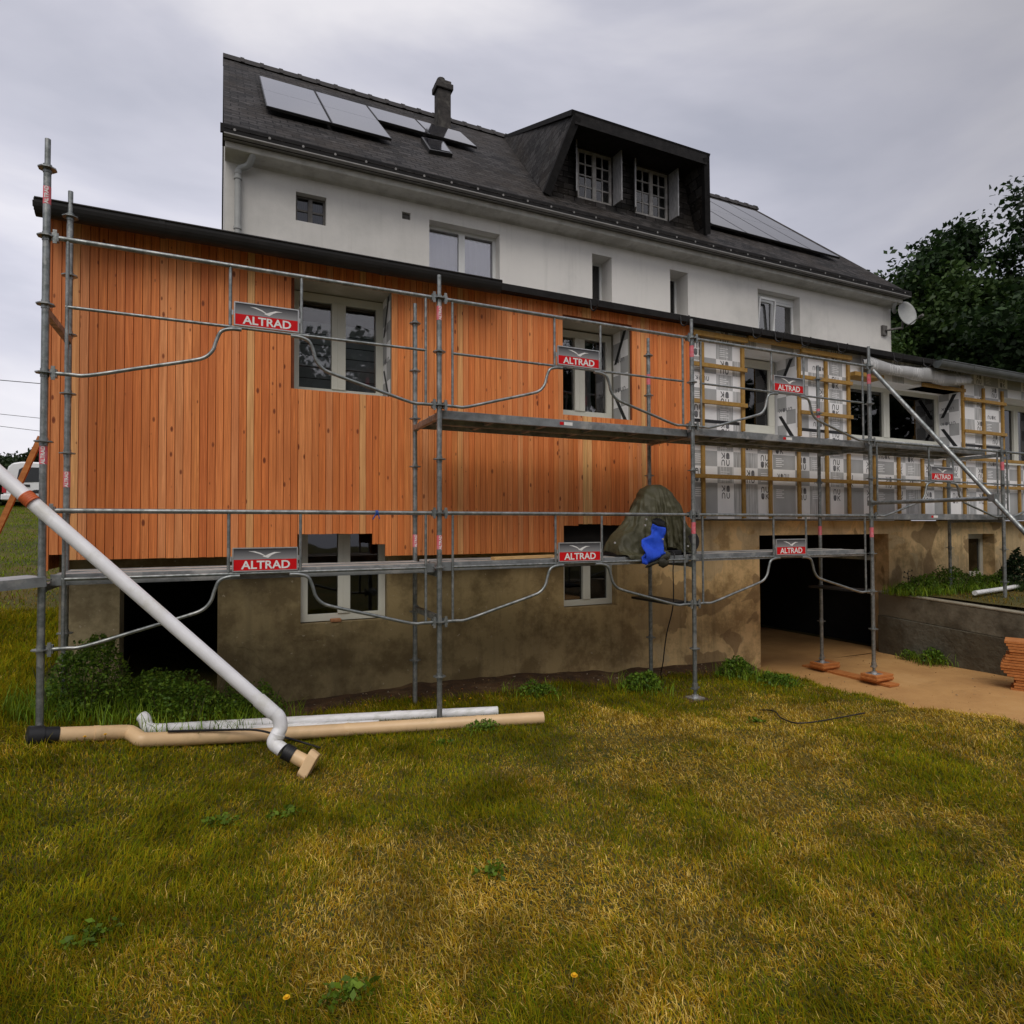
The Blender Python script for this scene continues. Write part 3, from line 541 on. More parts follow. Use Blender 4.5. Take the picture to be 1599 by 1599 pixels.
for x0, x1, z0, z1 in ((7.88, 8.74, 6.72, 7.78), (9.34, 10.24, 6.70, 7.76)):
    wb = MB(); y = 5.58; fw = .055; xm = (x0+x1)/2
    wb.box(x0, x1, y, y+.06, z0, z0+fw); wb.box(x0, x1, y, y+.06, z1-fw, z1)
    for a in (x0, x1-fw, xm-.045): wb.box(a, a+(fw if a != xm-.045 else .09), y-.005, y+.06, z0+fw, z1-fw)
    for a, c in ((x0+fw, xm-.045), (xm+.045, x1-fw)):
        m_ = (a+c)/2; wb.box(m_-.012, m_+.012, y+.01, y+.04, z0+fw, z1-fw)
        for i in range(1, 4): zz = z0+fw+(z1-z0-2*fw)*i/4; wb.box(a, c, y+.012, y+.038, zz-.012, zz+.012)
    for a, c in ((x0+fw, xm-.045), (xm+.045, x1-fw)): wb.box(a, c, y+.025, y+.031, z0+fw, z1-fw, 1)
    wb.box(x0+.02, x1-.02, y+.55, y+.6, z0, z1, 2)
    wb.box(x0+fw, xm-.05, y+.10, y+.11, z0+.02, z0+.72, 3); wb.box(xm+.05, xm+.24, y+.10, y+.11, z0+.02, z0+.66, 3)
    wb.build('dormer_window', ['dormerframe', 'glass', 'dark', 'curtain_or_sky'], dormer)
    for a, c in (((x0-.02, 5.545), (x0-.15, 5.33)), ((x1+.03, 5.545), (x1+.04, 5.25))):
        sb = MB(); sb.bar((a[0], a[1], (z0+z1)/2), (c[0], c[1], (z0+z1)/2), .03, z1-z0)
        for zz in (z0+.2, z1-.25): sb.bar((a[0]+.018, a[1], zz), (c[0]+.018, c[1], zz), .012, .03)
        sb.build('shutter', 'shutter', dormer)
# chimney
c0, c1 = W(684, 200, 9.0), W(704.5, 200, 9.0); ct = W(690, 124, 9.1).z
b = MB(); b.box(c0.x, c1.x, 9.0, 9.3, 9.3, ct-.30); b.box(c0.x-.05, c1.x+.05, 8.95, 9.35, ct-.30, ct-.15); b.box(c0.x-.015, c1.x+.01, 8.99, 9.31, ct-.15, ct-.06)
b.cyl(((c0.x+c1.x)/2-.04, 9.15, ct-.08), ((c0.x+c1.x)/2-.04, 9.15, ct+.03), .10, 10); b.build('chimney', 'stone', roof, bev=.02)
# points on the roof plane
rn = Vector((0, -sl_, 1)).normalized(); rp = Vector((0, EY0, EZ0))
def RP(px, py, off=0): return PL(px, py, rp+rn*off, rn)
q = [RP(*p, .08) for p in ((658, 213.7), (670.6, 233), (707, 240), (693, 220.7))]
b = MB(); b.slab([q[0], q[1], q[2], q[3]], .1, 0); qi = [p.lerp((q[0]+q[1]+q[2]+q[3])/4, .16)+rn*.012 for p in q]; b.slab(qi, .01, 1); b.build('skylight', ['zinc', 'solar'], roof)
# ------------------------------------------------------------------ solar panels
def panel(x0, x1, s0, s1, label, seam=True):
    """x along the eaves, s up the slope from the eaves"""
    u = Vector((0, 1, sl_)).normalized(); base = rp+rn*.13
    P = lambda x, s, o=0: Vector((x, base.y, base.z))+u*s+rn*o
    t = thing('solar_panel', label, 'solar panel', P((x0+x1)/2, (s0+s1)/2), 'solar panels on the slate roof')
    b = MB(); b.slab([P(x0, s0), P(x1, s0), P(x1, s1), P(x0, s1)], .045); b.build('panel_frame', 'zinc', t)
    g = .018; b = MB(); sm = (s0+s1)/2; parts = [(s0+g, sm-.006), (sm+.006, s1-g)] if seam else [(s0+g, s1-g)]
    for a, c in parts: b.slab([P(x0+g, a, .004), P(x1-g, a, .004), P(x1-g, c, .004), P(x0+g, c, .004)], .008)
    b.build('glass_face', 'solar', t)
def SP(px, py):
    p = RP(px, py, .13); return p.x, (p-(rp+rn*.13)).dot(Vector((0, 1, sl_)).normalized())
(xa, st), (xb, _), (xc, _), (xd, _) = SP(404.6, 118), SP(490.4, 140.5), SP(570.6, 163), SP(646.6, 184)
sb_ = SP(513, 190.5)[1]; s_half = SP(590, 187)[1]; pw = (xd-xa)/3
panel(xa, xa+pw-.02, sb_, st, 'dark solar panel of two halves nearest the gable end of the roof')
panel(xa+pw, xa+2*pw-.02, sb_, st, 'second large solar panel from the gable, beside the single upper row')
panel(xa+2*pw, xa+3*pw-.02, s_half, st, 'low solar panel of the upper row, just above bare slates', False)
panel(xa+3*pw, xa+4*pw-.02, s_half, st, 'low solar panel in front of the chimney above the skylight', False)
(xr, sr), (_, sbr) = SP(1206, 337), SP(1312, 402); xr2 = SP(1312, 402)[0]; xl2 = SP(1212, 374)[0]
pw2 = (xr2-xl2)/2; xr = xr2
for i, lb in enumerate(('solar panel at the far gable end beyond the dormer', 'second solar panel from the far gable end beyond the dormer', 'third solar panel from the far gable end beyond the dormer', 'solar panel half hidden behind the dormer side')):
    panel(xr-(i+1)*pw2+.02, xr-i*pw2, sbr, sr, lb)
# satellite dish
sdp = W(1380, 517, 5.28)
dish = thing('satellite_dish', 'round grey satellite dish on a bent arm at the house corner', 'satellite dish', sdp)
dc = W(1414, 491, 5.0)
b = MB(); b.box(sdp.x-.09, sdp.x+.09, 5.24, 5.30, sdp.z-.12, sdp.z+.14); b.tube(smooth_path([(sdp.x, 5.22, sdp.z), (sdp.x+.35, 5.05, sdp.z+.06), (dc.x-.05, 5.06, dc.z-.35), (dc.x, 5.07, dc.z-.05)], 5), .028, 8); b.build('bracket', 'oldframe', dish)
b = MB(); fx = Vector((-.25, -.95, .2)).normalized(); ux = Vector((1, -.2, 0)); ux = (ux-fx*ux.dot(fx)).normalized(); vx = fx.cross(ux)
rings = 6; n = 24; vs = [dc]; fs = []
for i in range(1, rings+1):
    r = i/rings
    for j in range(n):
        a = 2*math.pi*j/n; vs.append(dc+ux*(.27*r*math.cos(a))+vx*(.34*r*math.sin(a))+fx*(.07*r*r))
for j in range(n): fs.append((0, 1+j, 1+(j+1) % n))
for i in range(rings-1):
    for j in range(n): fs.append((1+i*n+j, 1+(i+1)*n+j, 1+(i+1)*n+(j+1) % n, 1+i*n+(j+1) % n))
b.add(vs, fs, 0, True); o = b.build('reflector', 'dish', dish); m_ = o.modifiers.new('s', 'SOLIDIFY'); m_.thickness = .012
b = MB(); le = dc+fx*.45-vx*.30*(1 if vx.z > 0 else -1); b.tube([dc-Vector((0, 0, .34)), le], .014, 6); b.cyl(le-fx*.06, le+fx*.05, .035, 10); b.build('feed_arm', 'oldframe', dish)
# ------------------------------------------------------------------ timber clad extension
ext = thing('house_extension', 'low flat fronted extension half clad in new orange timber, half in printed membrane', 'extension', (7, 3, -2.2))
XL, XR, XM = -.25, 19., 6.95
FY, MY, BY = 1.10, 1.135, 1.35
UH = [(1.835, 2.835, 1.27, 2.43), (4.925, 5.96, 1.235, 2.455), (7.92, 9.0, 1.20, 2.42), (10.14, 13.08, 1.26, 2.24), (14.39, 16.6, 1.0, 2.26)]
BH = [(.32, 1.15, -2.35, -.55), (1.935, 2.85, -1.14, -.13), (5.09, 5.90, -1.16, -.09), (8.43, 11.38, -2.35, -.27), (13.63, 14.46, -1.10, -.29)]
b = MB(); b.wall(XL+.1, XR, -2.4, -.05, BY, BY+.32, BH)
b.box(XL+.1, XL+.4, BY+.32, 5.29, -2.4, -.05); b.build('basement_wall', 'basement', ext)
b = MB()                                                         # cellar rooms behind the openings, their unlit look put into near-black walls
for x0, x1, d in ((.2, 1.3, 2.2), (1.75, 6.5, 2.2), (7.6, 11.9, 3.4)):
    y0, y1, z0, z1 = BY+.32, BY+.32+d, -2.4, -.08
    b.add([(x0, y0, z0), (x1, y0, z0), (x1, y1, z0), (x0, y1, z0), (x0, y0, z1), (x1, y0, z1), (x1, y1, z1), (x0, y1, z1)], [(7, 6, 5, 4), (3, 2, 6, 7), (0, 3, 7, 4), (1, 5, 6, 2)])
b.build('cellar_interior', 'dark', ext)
# upper wall core with reveals
b = MB(); b.wall(XL+.03, XM-.01, -.06, 2.56, MY-.008, 1.62, [h for h in UH if h[1] < XM], 0, 1, 0); b.box(5.05, 5.95, 1.27, 1.33, -.40, -.062); b.build('wall_core', ['underlay', 'cream'], ext)
b = MB(); b.wall(XL+.002, XM-.002, -.075, 2.59, FY+.016, FY+.021, [h for h in UH if h[1] < XM]); b.build('batten_board', 'woodback', ext)
def bottom(x):
    for x1, z in ((-.15, -.50), (-.07, -.36), (1.84, -.41), (2.62, -.197), (2.79, -.31), (4.98, -.437), (5.17, -.119), (5.5, -.10), (5.9, -.115), (6.4, -.14), (9, -.245)):
        if x < x1: return z
jit = random.Random(3)
b = MB(); x = XL; bw = .0685; i = 0
tones = [(.84, .295, .085), (.78, .25, .068), (.73, .215, .054), (.87, .335, .11), (.79, .245, .062), (.82, .28, .08), (.88, .37, .14)]
pale = (.92, .52, .20)
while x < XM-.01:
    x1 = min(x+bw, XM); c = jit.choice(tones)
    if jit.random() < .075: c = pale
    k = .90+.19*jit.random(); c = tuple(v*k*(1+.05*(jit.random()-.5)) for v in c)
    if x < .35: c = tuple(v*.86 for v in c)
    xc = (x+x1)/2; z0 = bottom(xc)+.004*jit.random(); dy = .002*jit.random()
    segs = [(z0, 2.60)]
    for h in UH:
        if h[0] < xc < h[1]: segs = [(z0, h[2]+.005), (h[3]+.02, 2.60)]
    for a, d in segs:
        b.cc = c; g = .0016
        b.add([(x+g, FY+dy+.004, a), (x+g+.002, FY+dy, a), (x1-g-.002, FY+dy, a), (x1-g, FY+dy+.004, a), (x1-g, FY+.022, a), (x+g, FY+.022, a),
               (x+g, FY+dy+.004, d), (x+g+.002, FY+dy, d), (x1-g-.002, FY+dy, d), (x1-g, FY+dy+.004, d), (x1-g, FY+.022, d), (x+g, FY+.022, d)],
              [(0, 1, 7, 6), (1, 2, 8, 7), (2, 3, 9, 8), (3, 4, 10, 9), (4, 5, 11, 10), (5, 0, 6, 11), (5, 4, 3, 2, 1, 0), (6, 7, 8, 9, 10, 11)])
    x = x1; i += 1
y = FY+.03                                                       # the same boards round the gable
while y < 5.2:
    k = .85+.2*jit.random(); b.cc = tuple(v*k for v in jit.choice(tones)); b.box(XL, XL+.02, y+.003, y+bw-.003, -.5, 2.62+(y-1)*.2); y += bw
b.build('timber_cladding', 'wood', ext, label='narrow vertical orange boards with a ragged lower edge')
# printed membrane
def nuuk(mb, x, z, s, mi, flip=False, stack=False, y=0):
    def st(pts, wd=.17):
        for (ax, az), (bx, bz) in zip(pts[:-1], pts[1:]):
            dx, dz = bx-ax, bz-az; l = math.hypot(dx, dz) or 1; nx, nz = -dz/l*wd/2, dx/l*wd/2; ex, ez = dx/l*wd*.3, dz/l*wd*.3
            q = [(ax-ex+nx, az-ez+nz), (ax-ex-nx, az-ez-nz), (bx+ex-nx, bz+ez-nz), (bx+ex+nx, bz+ez+nz)]
            if flip: q = [(W_-a, H_-c) for a, c in q]
            mb.add([(x+a*s, y, z+c*s) for a, c in q], [(0, 1, 2, 3)], mi)
    def off(p, o): return [(a+o[0], c+o[1]) for a, c in p]
    n_ = [(.1, 0), (.1, .55), (.2, .82), (.4, .9), (.6, .82), (.7, .55), (.7, 0)]; u_ = [(a, .9-c) for a, c in n_]
    W_, H_ = (1.9, 2.1) if stack else (4.1, .9)
    o = [(0, 1.2), (1.05, 1.2), (0, 0), (1.05, 0)] if stack else [(0, 0), (1.05, 0), (2.1, 0), (3.2, 0)]
    st(off(n_, o[0])); st(off(u_, o[1])); st(off(u_, o[2]))
    st(off([(.4, .2), (.4, .9)], o[2]), .4)
    st(off([(.1, 0), (.1, .9)], o[3])); st(off([(.12, .42), (.7, .9)], o[3])); st(off([(.3, .52), (.72, 0)], o[3]))
b = MB(); CS, CX = .215, .47
zs = [.47, .70, .915, 1.13, 1.345, 1.56, 1.775, 1.99, 2.205, 2.42]; xs = [XM+.02]
while xs[-1] < XR: xs.append(xs[-1]+(.30, .46)[len(xs) % 2])
ZE = [-.03]+zs+[2.6]
def cell(a, bb, c, d):
    i = sum(1 for q_ in xs if q_ <= (a+bb)/2); j = sum(1 for q_ in zs if q_ <= (c+d)/2)
    if (i+j) % 2 == 0: return 0
    return (1, 3, 1, 1, 3)[(i*3+j*5) % 5]
b.wall(XM, XR, -.03, 2.60, MY, 1.62, [h for h in UH if h[0] > XM], 0, 4, 0, xs, zs, cell)
for i in range(1, len(xs)-1):
    for j in range(len(ZE)-1):
        xx0 = xs[i-1]; z0 = ZE[j] if j else .24; narrow_ = xs[i]-xx0 < .4
        inh = lambda a, c: any(h[0]-(c-a) < a < h[1]+.02 and h[2]-.2 < z0 < h[3]+.05 for h in UH)
        if (i+j) % 2:
            if (i*7+j*3) % 3:                              # pale lines of small print on a grey square
                x0 = xx0+.06
                if inh(x0-.05, x0+.25): continue
                for k in range(5):
                    l_ = .10+.06*((i*3+k*2+j) % 4)/3; za = z0+.04+.028*k
                    b.add([(x0, MY-.002, za), (x0+l_, MY-.002, za), (x0+l_, MY-.002, za+.011), (x0, MY-.002, za+.011)], [(0, 1, 2, 3)], 0)
            continue
        t = (i//2+j) % 4 if not narrow_ else 1+(i//2+j) % 2
        if inh(xx0, xx0+.4): continue
        if t == 0: nuuk(b, xx0+.10, z0+.045, .064, 2, False, False, MY-.002)
        elif t == 1: nuuk(b, xx0+.06, z0+.02, .082, 2, False, True, MY-.002)
        elif t == 2: nuuk(b, xx0+(.24 if not narrow_ else .07), z0+.02, .082, 2, True, True, MY-.002)
        else: nuuk(b, xx0+.08, z0+.11, .060, 2, True, False, MY-.002)
for x0, x1, zz in ((7.02, 7.85, 1.30), (9.08, 10.1, 1.30), (13.14, 14.35, 1.28)): b.add([(x0, MY-.003, zz), (x1, MY-.003, zz), (x1, MY-.003, zz+.045), (x0, MY-.003, zz+.045)], [(0, 1, 2, 3)], 5)
b.build('membrane', ['mwhite', 'mgrey', 'mprint', 'mlight', 'mwhite', 'black'], ext, label='white and grey chequered weatherproof membrane with printed lettering')
def reveal(x, y0, y1, z0, z1):                                   # membrane wrapped round the right hand reveal of an opening
    b = MB(); X = x-.004; zz = z0; k = 0
    while zz < z1-.01:
        z2 = min(zz+.215, z1)
        for a, c, mi in ((y0, (y0+y1)/2, k % 2), ((y0+y1)/2, y1, (k+1) % 2)): b.add([(X, a, zz), (X, c, zz), (X, c, z2), (X, a, z2)], [(0, 1, 2, 3)], mi)
        zz = z2; k += 1
    for s_ in (1, -1):                                           # black tape running to the frame corners
        za, zb = (z1-.02, z1-.42) if s_ > 0 else (z0+.02, z0+.36)
        b.add([(X-.002, y0+.03, za), (X-.002, y0+.10, za), (X-.002, y1-.02, zb), (X-.002, y1-.08, zb)], [(0, 1, 2, 3)], 2)
    zt = (z0+z1)/2+.2; n0 = len(b.v)
    nuuk(b, 0, 0, .05, 3, False, False, 0)
    b.v[n0:] = [(X-.002, y0+.08+p[0]*1.1, zt+p[2]) for p in b.v[n0:]]
    n0 = len(b.v); nuuk(b, 0, 0, .055, 3, False, False, 0); b.v[n0:] = [(X-.002, y0+.06+p[0]*1.1, z0+.42+p[2]) for p in b.v[n0:]]
    b.build('reveal_membrane', ['mwhite', 'mgrey', 'black', 'mprint'], ext)
for h in UH: reveal(h[1], MY+.02, 1.49, h[2], h[3])
# battens
def bat(x0, x1, z0, z1, y0=1.095, y1=1.131):
    b = MB(); b.box(x0, x1, y0, y1, z0, z1); b.build('batten', 'batten', ext, bev=.003)
for x in (7.157, 7.898, 9.03, 9.613, 10.12): bat(x-.026, x+.026, 1.215, 2.46)
for x in (13.12, 13.75, 14.35): bat(x-.026, x+.026, 1.14, 2.36)
for x in (7.157, 7.892, 8.414, 9.003, 9.611, 10.105, 10.713, 11.322, 11.946, 12.55, 13.122, 13.743, 14.30, 14.85, 15.45): bat(x-.026, x+.026, -.02, 1.0)
for x0, x1, z in ((6.97, 7.94, 2.08), (6.97, 7.94, 1.575), (9.03, 10.16, 2.10), (9.03, 10.16, 1.57), (13.11, 14.39, 2.11), (13.11, 14.39, 1.54)): bat(x0, x1, z-.028, z+.028, 1.06, 1.094)
for x0, x1, z in ((6.97, 9.3, .553), (9.31, 12.0, .553), (12.01, 16.5, .558), (6.97, 11.0, 1.045), (11.01, 16.5, 1.05)): bat(x0, x1, z-.028, z+.028, 1.06, 1.094)
for x0, x1, z in ((6.97, 7.95, 2.505), (7.96, 9.02, 2.545), (9.03, 10.14, 2.50)): bat(x0, x1, z-.035, z+.035, 1.05, 1.094)
bat(7.85, 9.6, 1.14, 1.195, 1.05, 1.15); bat(5.965, 6.0, 1.24, 2.45, 1.128, 1.2); bat(10.2, 10.9, 2.235, 2.30, 1.05, 1.3); bat(12.0, 13.2, 2.24, 2.30, 1.1, 1.4)
# windows of the extension
window(ext, 1.84, 2.84, 1.30, 2.42, 1.5, 2, .085, .15, 'frame', 'glass', blind=2.12, label='white window with grey blind half down, set in the timber')
window(ext, 4.93, 5.935, 1.30, 2.43, 1.5, 2, .085, .15, 'frame', 'glass', curtain_or_sky=[(5.0, 5.2, 1.4, 2.2), (5.5, 5.66, 1.4, 2.2)], label='white window with pale curtains above the scaffold deck')
window(ext, 8.0, 8.95, 1.29, 2.40, 1.5, 1, .12, .1, 'frame', 'glassd', label='white door sized window among the battens')
f4 = window(ext, 10.12, 13.07, 1.31, 2.25, 1.5, 2, .08, .15, 'frame', 'glassd', label='wide dark picture window with a white mullion')
b = MB(); b.box(10.145, 13.075, 1.38, 1.5, 1.262, 1.308); b.build('sill', 'framew', f4)
window(ext, 14.5, 16.6, 1.02, 2.25, 1.5, 2, .1, .15, 'frame', 'glassd')
window(ext, 1.94, 2.845, -1.13, -.1, 1.43, 2, .075, .13, 'frame', 'glassd', label='white cellar window under the lower deck')
window(ext, 5.095, 5.895, -1.15, -.05, 1.47, 2, .075, .11, 'frame', 'glassd', label='small cellar window partly behind loose boards')
window(ext, 13.635, 14.455, -1.09, -.295, 1.55, 1, .09, .1, 'frame', 'glassd', label='small cellar window above the raised bed')
# extension roof, fascia, gutters
b = MB(); b.slab([(XL-.05, .955, 2.665), (XR, .955, 2.665), (XR, 5.29, 3.45), (XL-.05, 5.29, 3.45)], .05); b.box(XL-.02, XR, .985, 1.62, 2.605, 2.63)
eroof = b.build('roof', 'zinc', ext)
b = MB(); b.box(XL-.04, XR, .955, .98, 2.585, 2.655); b.build('fascia', 'blackslate', ext)
def gutter(x0, x1, mat, yc=.865, zc=2.612, r=.083, lab=None):
    n = 12; pr = [(yc+r*math.cos(math.pi+math.pi*i/n), zc+r*1.45*math.sin(math.pi+math.pi*i/n)) for i in range(n+1)]
    inn = [(yc+(y-yc)*.88, zc+.005+(z-zc)*.88) for y, z in pr][::-1]
    b = MB(); b.prism(pr+inn, 'x', x0, x1); b.prism(pr, 'x', x0-.006, x0); b.prism(pr, 'x', x1, x1+.006); b.tube([(x0, yc-r, zc+.003), (x1, yc-r, zc+.003)], .01, 6)
    xx = x0+.9
    while xx < x1: b.prism([(yc+(y-yc)*1.05, zc+(z-zc)*1.05) for y, z in pr]+[(yc+(y-yc)*1.01, zc+(z-zc)*1.01) for y, z in pr][::-1], 'x', xx, xx+.05); xx += 2.
    b.build('gutter', mat, ext, **({'label': lab} if lab else {}))
gutter(W(53, 330, .78).x, W(783, 447, .8).x, 'zinc', lab='black half round gutter along the timber cladding'); gutter(W(1470, 560, .8).x, XR, 'zincg', lab='grey half round gutter at the far end')
for px in (928, 1069, 1182, 1217, 1258, 1315, 1402, 1448):
    x = W(px, 500, .87).x; b = MB(); b.tube(smooth_path([(x, .957, 2.645), (x, .945, 2.60), (x, .935, 2.53), (x, .87, 2.49), (x, .80, 2.53), (x, .785, 2.60)], 4), .010, 6); b.build('gutter_hook', 'zinc', ext)
# loose wrap of membrane hanging under the eave over the big window
b = MB(); n = 40; k = 10; vs = []
for i in range(n+1):
    t = i/n; x = 10.35+(13.25-10.35)*t
    for j in range(k):
        a = 2*math.pi*j/k; r1 = .09*(.75+.35*math.sin(t*9+j)*.5+.25*mnoise.noise((t*6, j, 0)))*(1 if .04 < t < .96 else .35)
        vs.append((x, 1.02+.8*r1*math.cos(a), 2.46-.07*math.sin(t*math.pi)+.008*math.sin(t*11)+1.6*r1*math.sin(a)))
b.add(vs, [(i*k+j, (i+1)*k+j, (i+1)*k+(j+1) % k, i*k+(j+1) % k) for i in range(n) for j in range(k)], 0, True)
for i, f_ in enumerate(b.f): b.m[i] = 1 if (i//k//4) % 2 else 0
b.build('loose_membrane', ['mlight', 'mgrey'], ext, label='loose roll of membrane sagging under the eave')
# brick on the cellar sill
p = W(524, 967, 1.36); b = MB(); b.box(p.x-.05, p.x+.06, 1.34, 1.42, -1.14, -1.105); b.build('brick_piece', 'brick', bev=.008, **T('small broken orange brick on the cellar window sill', 'brick'))
# ------------------------------------------------------------------ scaffold
sc = thing('scaffold', 'galvanised tube scaffold with guard rails and steel decks along the building front', 'scaffold', (6, .4, -2.0))
WD = .79; PX = [0, 3, 6, 9.03, 12.1, 15.1]
def standard(x, y, z0, z1, ros, tape=None, text=False, base=None, cap=False):
    b = MB(); b.cyl((x, y, z0), (x, y, z1-.2), .0242, 14); b.cyl((x, y, z1-.2), (x, y, z1), .019, 12)
    for z in ros:
        b.ring((x, y, z), .024, .060, .009, 8, 0, .39); b.cyl((x, y, z-.03), (x, y, z+.03), .0285, 12)
    o = b.build('standard', 'galv', sc)
    if base is not None:
        q = MB(); q.cyl((x, y, base), (x, y, z0+.03), .018, 10); q.box(x-.075, x+.075, y-.075, y+.075, base-.01, base+.004, 1); q.cyl((x, y, base), (x, y, base+.03), .035, 12, 1); q.cyl((x, y, z0-.03), (x, y, z0+.04), .031, 10); q.box(x-.06, x+.06, y-.008, y+.008, z0-.02, z0)
        q.build('base_jack', ['galv', 'alu'], o)
    for z in (tape or []):
        q = MB(); q.cyl((x, y, z-.065), (x, y, z+.065), .0249, 14)
        if text:
            vs, fs = text_faces('ALTRAD', .034, .001); q.add([(x-v[1]+.012, y-.0256, z+v[0]) for v in vs], fs, 1)
        q.build('tape_band', ['tape_red', 'paper'], o)
lv = [-1.5, -1, -.5, 0, .5, 1, 1.5, 2]
hz = lambda x, y: float(hgt(x, y))
standard(0, 0, hz(0, 0)-.05, 2.72, [l for l in lv if l > -1.4]+[2.5], [.40, 2.3], True)
standard(3, 0, hz(3, 0)-.05, 2.22, lv, [1.86, -.27], True)
standard(6, 0, -1.93, 2.22, lv, [1.85, -.15, ], False, -2.045)
standard(9.03, 0, -1.98, 2.27, lv, [1.83, -.22], False, -2.09)
standard(12.1, 0, -1.25, 1.22, [-1, -.5, 0, .5, 1], [.78], False)
standard(15.1, 0, -1.3, 1.22, [-1, -.5, 0, .5, 1], None, False)
standard(0, WD, hz(0, WD)-.05, 2.72, [-1, -.5, 0, .5, 1, 1.5, 2, 2.5], [.28], True)
standard(3, WD, hz(3, WD)-.05, 2.21, lv, [-.27], True)
standard(6, WD, hz(6, WD)-.04, 2.22, lv, [1.7], False)
standard(9.03, WD, -2.02, 2.2, lv, [1.5, -.2], False, -2.09)
standard(12.1, WD, -1.25, 1.2, [-1, -.5, 0, .5, 1], [.75], False)
standard(15.1, WD, -1.3, 1.2, [-1, -.5, 0, .5, 1], None, False)
# guard rail panel, modelled once in local coordinates (0..3 along x, 0..1 up)
def guard_mesh():
    b = MB(); b.tube([(.05, 0, 1), (2.95, 0, 1)], .0185, 10); b.tube([(.12, 0, .5), (2.88, 0, .5)], .0125, 8)
    for x, z0 in ((.13, 0), (2.87, 0), (1.225, .5), (1.776, .5)): b.tube([(x, 0, z0+.01), (x, 0, .99)], .0125, 8)
    half = [(.05, 0, 0), (.16, 0, 0), (.27, 0, .005), (.60, 0, .095), (.93, 0, .185), (1.04, 0, .225), (1.10, 0, .29), (1.125, 0, .37), (1.16, 0, .45), (1.23, 0, .478), (1.31, 0, .482)]
    for s_ in (0, 1):
        p = smooth_path([(x if not s_ else 3-x, -.012, z) for x, _, z in half], 4); b.tube(p, .0145, 9)
    for x in (.055, 2.945):
        for z in (0, 1): b.box(x-.02, x+.02, -.022, .022, z-.03, z+.03); b.box(x-.012, x+.012, -.03, -.02, z-.05, z+.05)
    return b.mesh('guardrail', ['galv'])
def sign_mesh():
    b = MB(); x0, x1 = 1.262, 1.745
    b.box(x0, x1, -.012, .004, .525, .612, 0); b.box(x0, x1, -.012, .004, .6125, .70, 1)
    for a, c, e, f in ((x0-.008, x1+.008, .7005, .710), (x0-.008, x1+.008, .515, .5245), (x0-.010, x0-.0005, .525, .70), (x1+.0005, x1+.010, .525, .70)): b.box(a, c, -.016, .006, e, f, 2)
    for x in (1.236, 1.757): b.box(x, x+.012, -.008, .008, .60, .64, 2)
    vs, fs = text_faces('ALTRAD', .092, .0022); xs_ = [v[0] for v in vs]; k = .375/(max(xs_)-min(xs_)); cx = (max(xs_)+min(xs_))/2
    b.add([(1.505+(v[0]-cx)*k, -.0135, .537+v[1]) for v in vs], fs, 3)
    l = [(-.14, .045), (-.09, .044), (-.045, .03), (-.01, .008), (.02, .022), (.06, .036), (.115, .033), (.07, .026), (.04, .012), (.012, -.012), (-.02, -.003), (-.03, .002), (-.02, .006), (-.055, .022), (-.10, .037)]
    b.add([(1.51+a, -.0135, .635+c) for a, c in l[:4]+l[9:]][:0]+[(1.51+a, -.0135, .635+c) for a, c in l], [(0, 1, 14), (1, 13, 14), (1, 2, 13), (2, 12, 13), (2, 3, 12), (3, 10, 11), (3, 9, 10), (3, 8, 9), (3, 4, 8), (4, 7, 8), (4, 5, 7), (5, 6, 7), (3, 11, 12)], 3)
    return b.mesh('sign_plate', ['red', 'signgrey', 'alu', 'paper'])
gm, sm_ = guard_mesh(), sign_mesh()
grails = [(0, -1, 3), (0, 1, 3), (3, -1, 3), (3, 1, 3), (6, -1, 3.03), (6, 1, 3.03), (9.03, 0, 3.07), (12.1, 0, 3.0)]
for x, z, l in grails:
    g = bpy.data.objects.new('guardrail', gm); COL.objects.link(g); g.parent = sc; g.matrix_parent_inverse = WORLD[sc.name].inverted(); g.location = (x, 0, z); g.scale = (l/3, 1, 1)
    s_ = bpy.data.objects.new('sign_plate', sm_); COL.objects.link(s_); s_.parent = g
# decks, modelled once, two planks wide
def deck(x0, x1, z, y0=.05, y1=.745, sticker=None, top='decktop'):
    b = MB(); ym = (y0+y1)/2
    for a, c in ((y0, ym-.006), (ym+.006, y1)):
        b.box(x0, x1, a, a+.012, z-.075, z); b.box(x0, x1, c-.012, c, z-.075, z); b.box(x0, x1, a+.012, c-.012, z-.02, z-.004, 1)
        b.box(x0, x0+.03, a+.012, c-.012, z-.07, z-.021); b.box(x1-.03, x1, a+.012, c-.012, z-.07, z-.021)
        for k in range(1, 5): xx = x0+(x1-x0)*k/5; b.box(xx-.02, xx+.02, a+.012, c-.012, z-.06, z-.021)
        b.box(x0, x1, a, a+.03, z-.078, z-.0755); b.box(x0, x1, a+.002, a+.02, z, z+.004)
    o = b.build('deck', ['deckm', top], sc, bev=.003)
    if sticker:
        q = MB(); q.box(sticker, sticker+.10, y0-.002, y0-.0005, z-.052, z-.018, 1); q.box(sticker-.05, sticker-.005, y0-.002, y0-.0005, z-.05, z-.02, 0); q.build('sticker', ['red', 'paper'], o)
for x0, x1, z, st_ in ((.04, 2.97, -.47, None), (3.03, 5.97, -.46, None), (6.03, 8.98, -.45, None), (3.03, 5.97, .965, 4.36), (6.03, 9.0, .99, 7.53), (9.08, 12.05, .03, 10.45), (9.0+.08, 11.75, 1.02, None), (12.15, 15.05, .03, None)): deck(x0, x1, z, sticker=st_)
b = MB(); b.bar((-.05, .10, -.51), (-1.9, -1.0, -.60), .34, .07); b.build('deck', 'deckm', sc, label='steel plank running off from the corner pole')
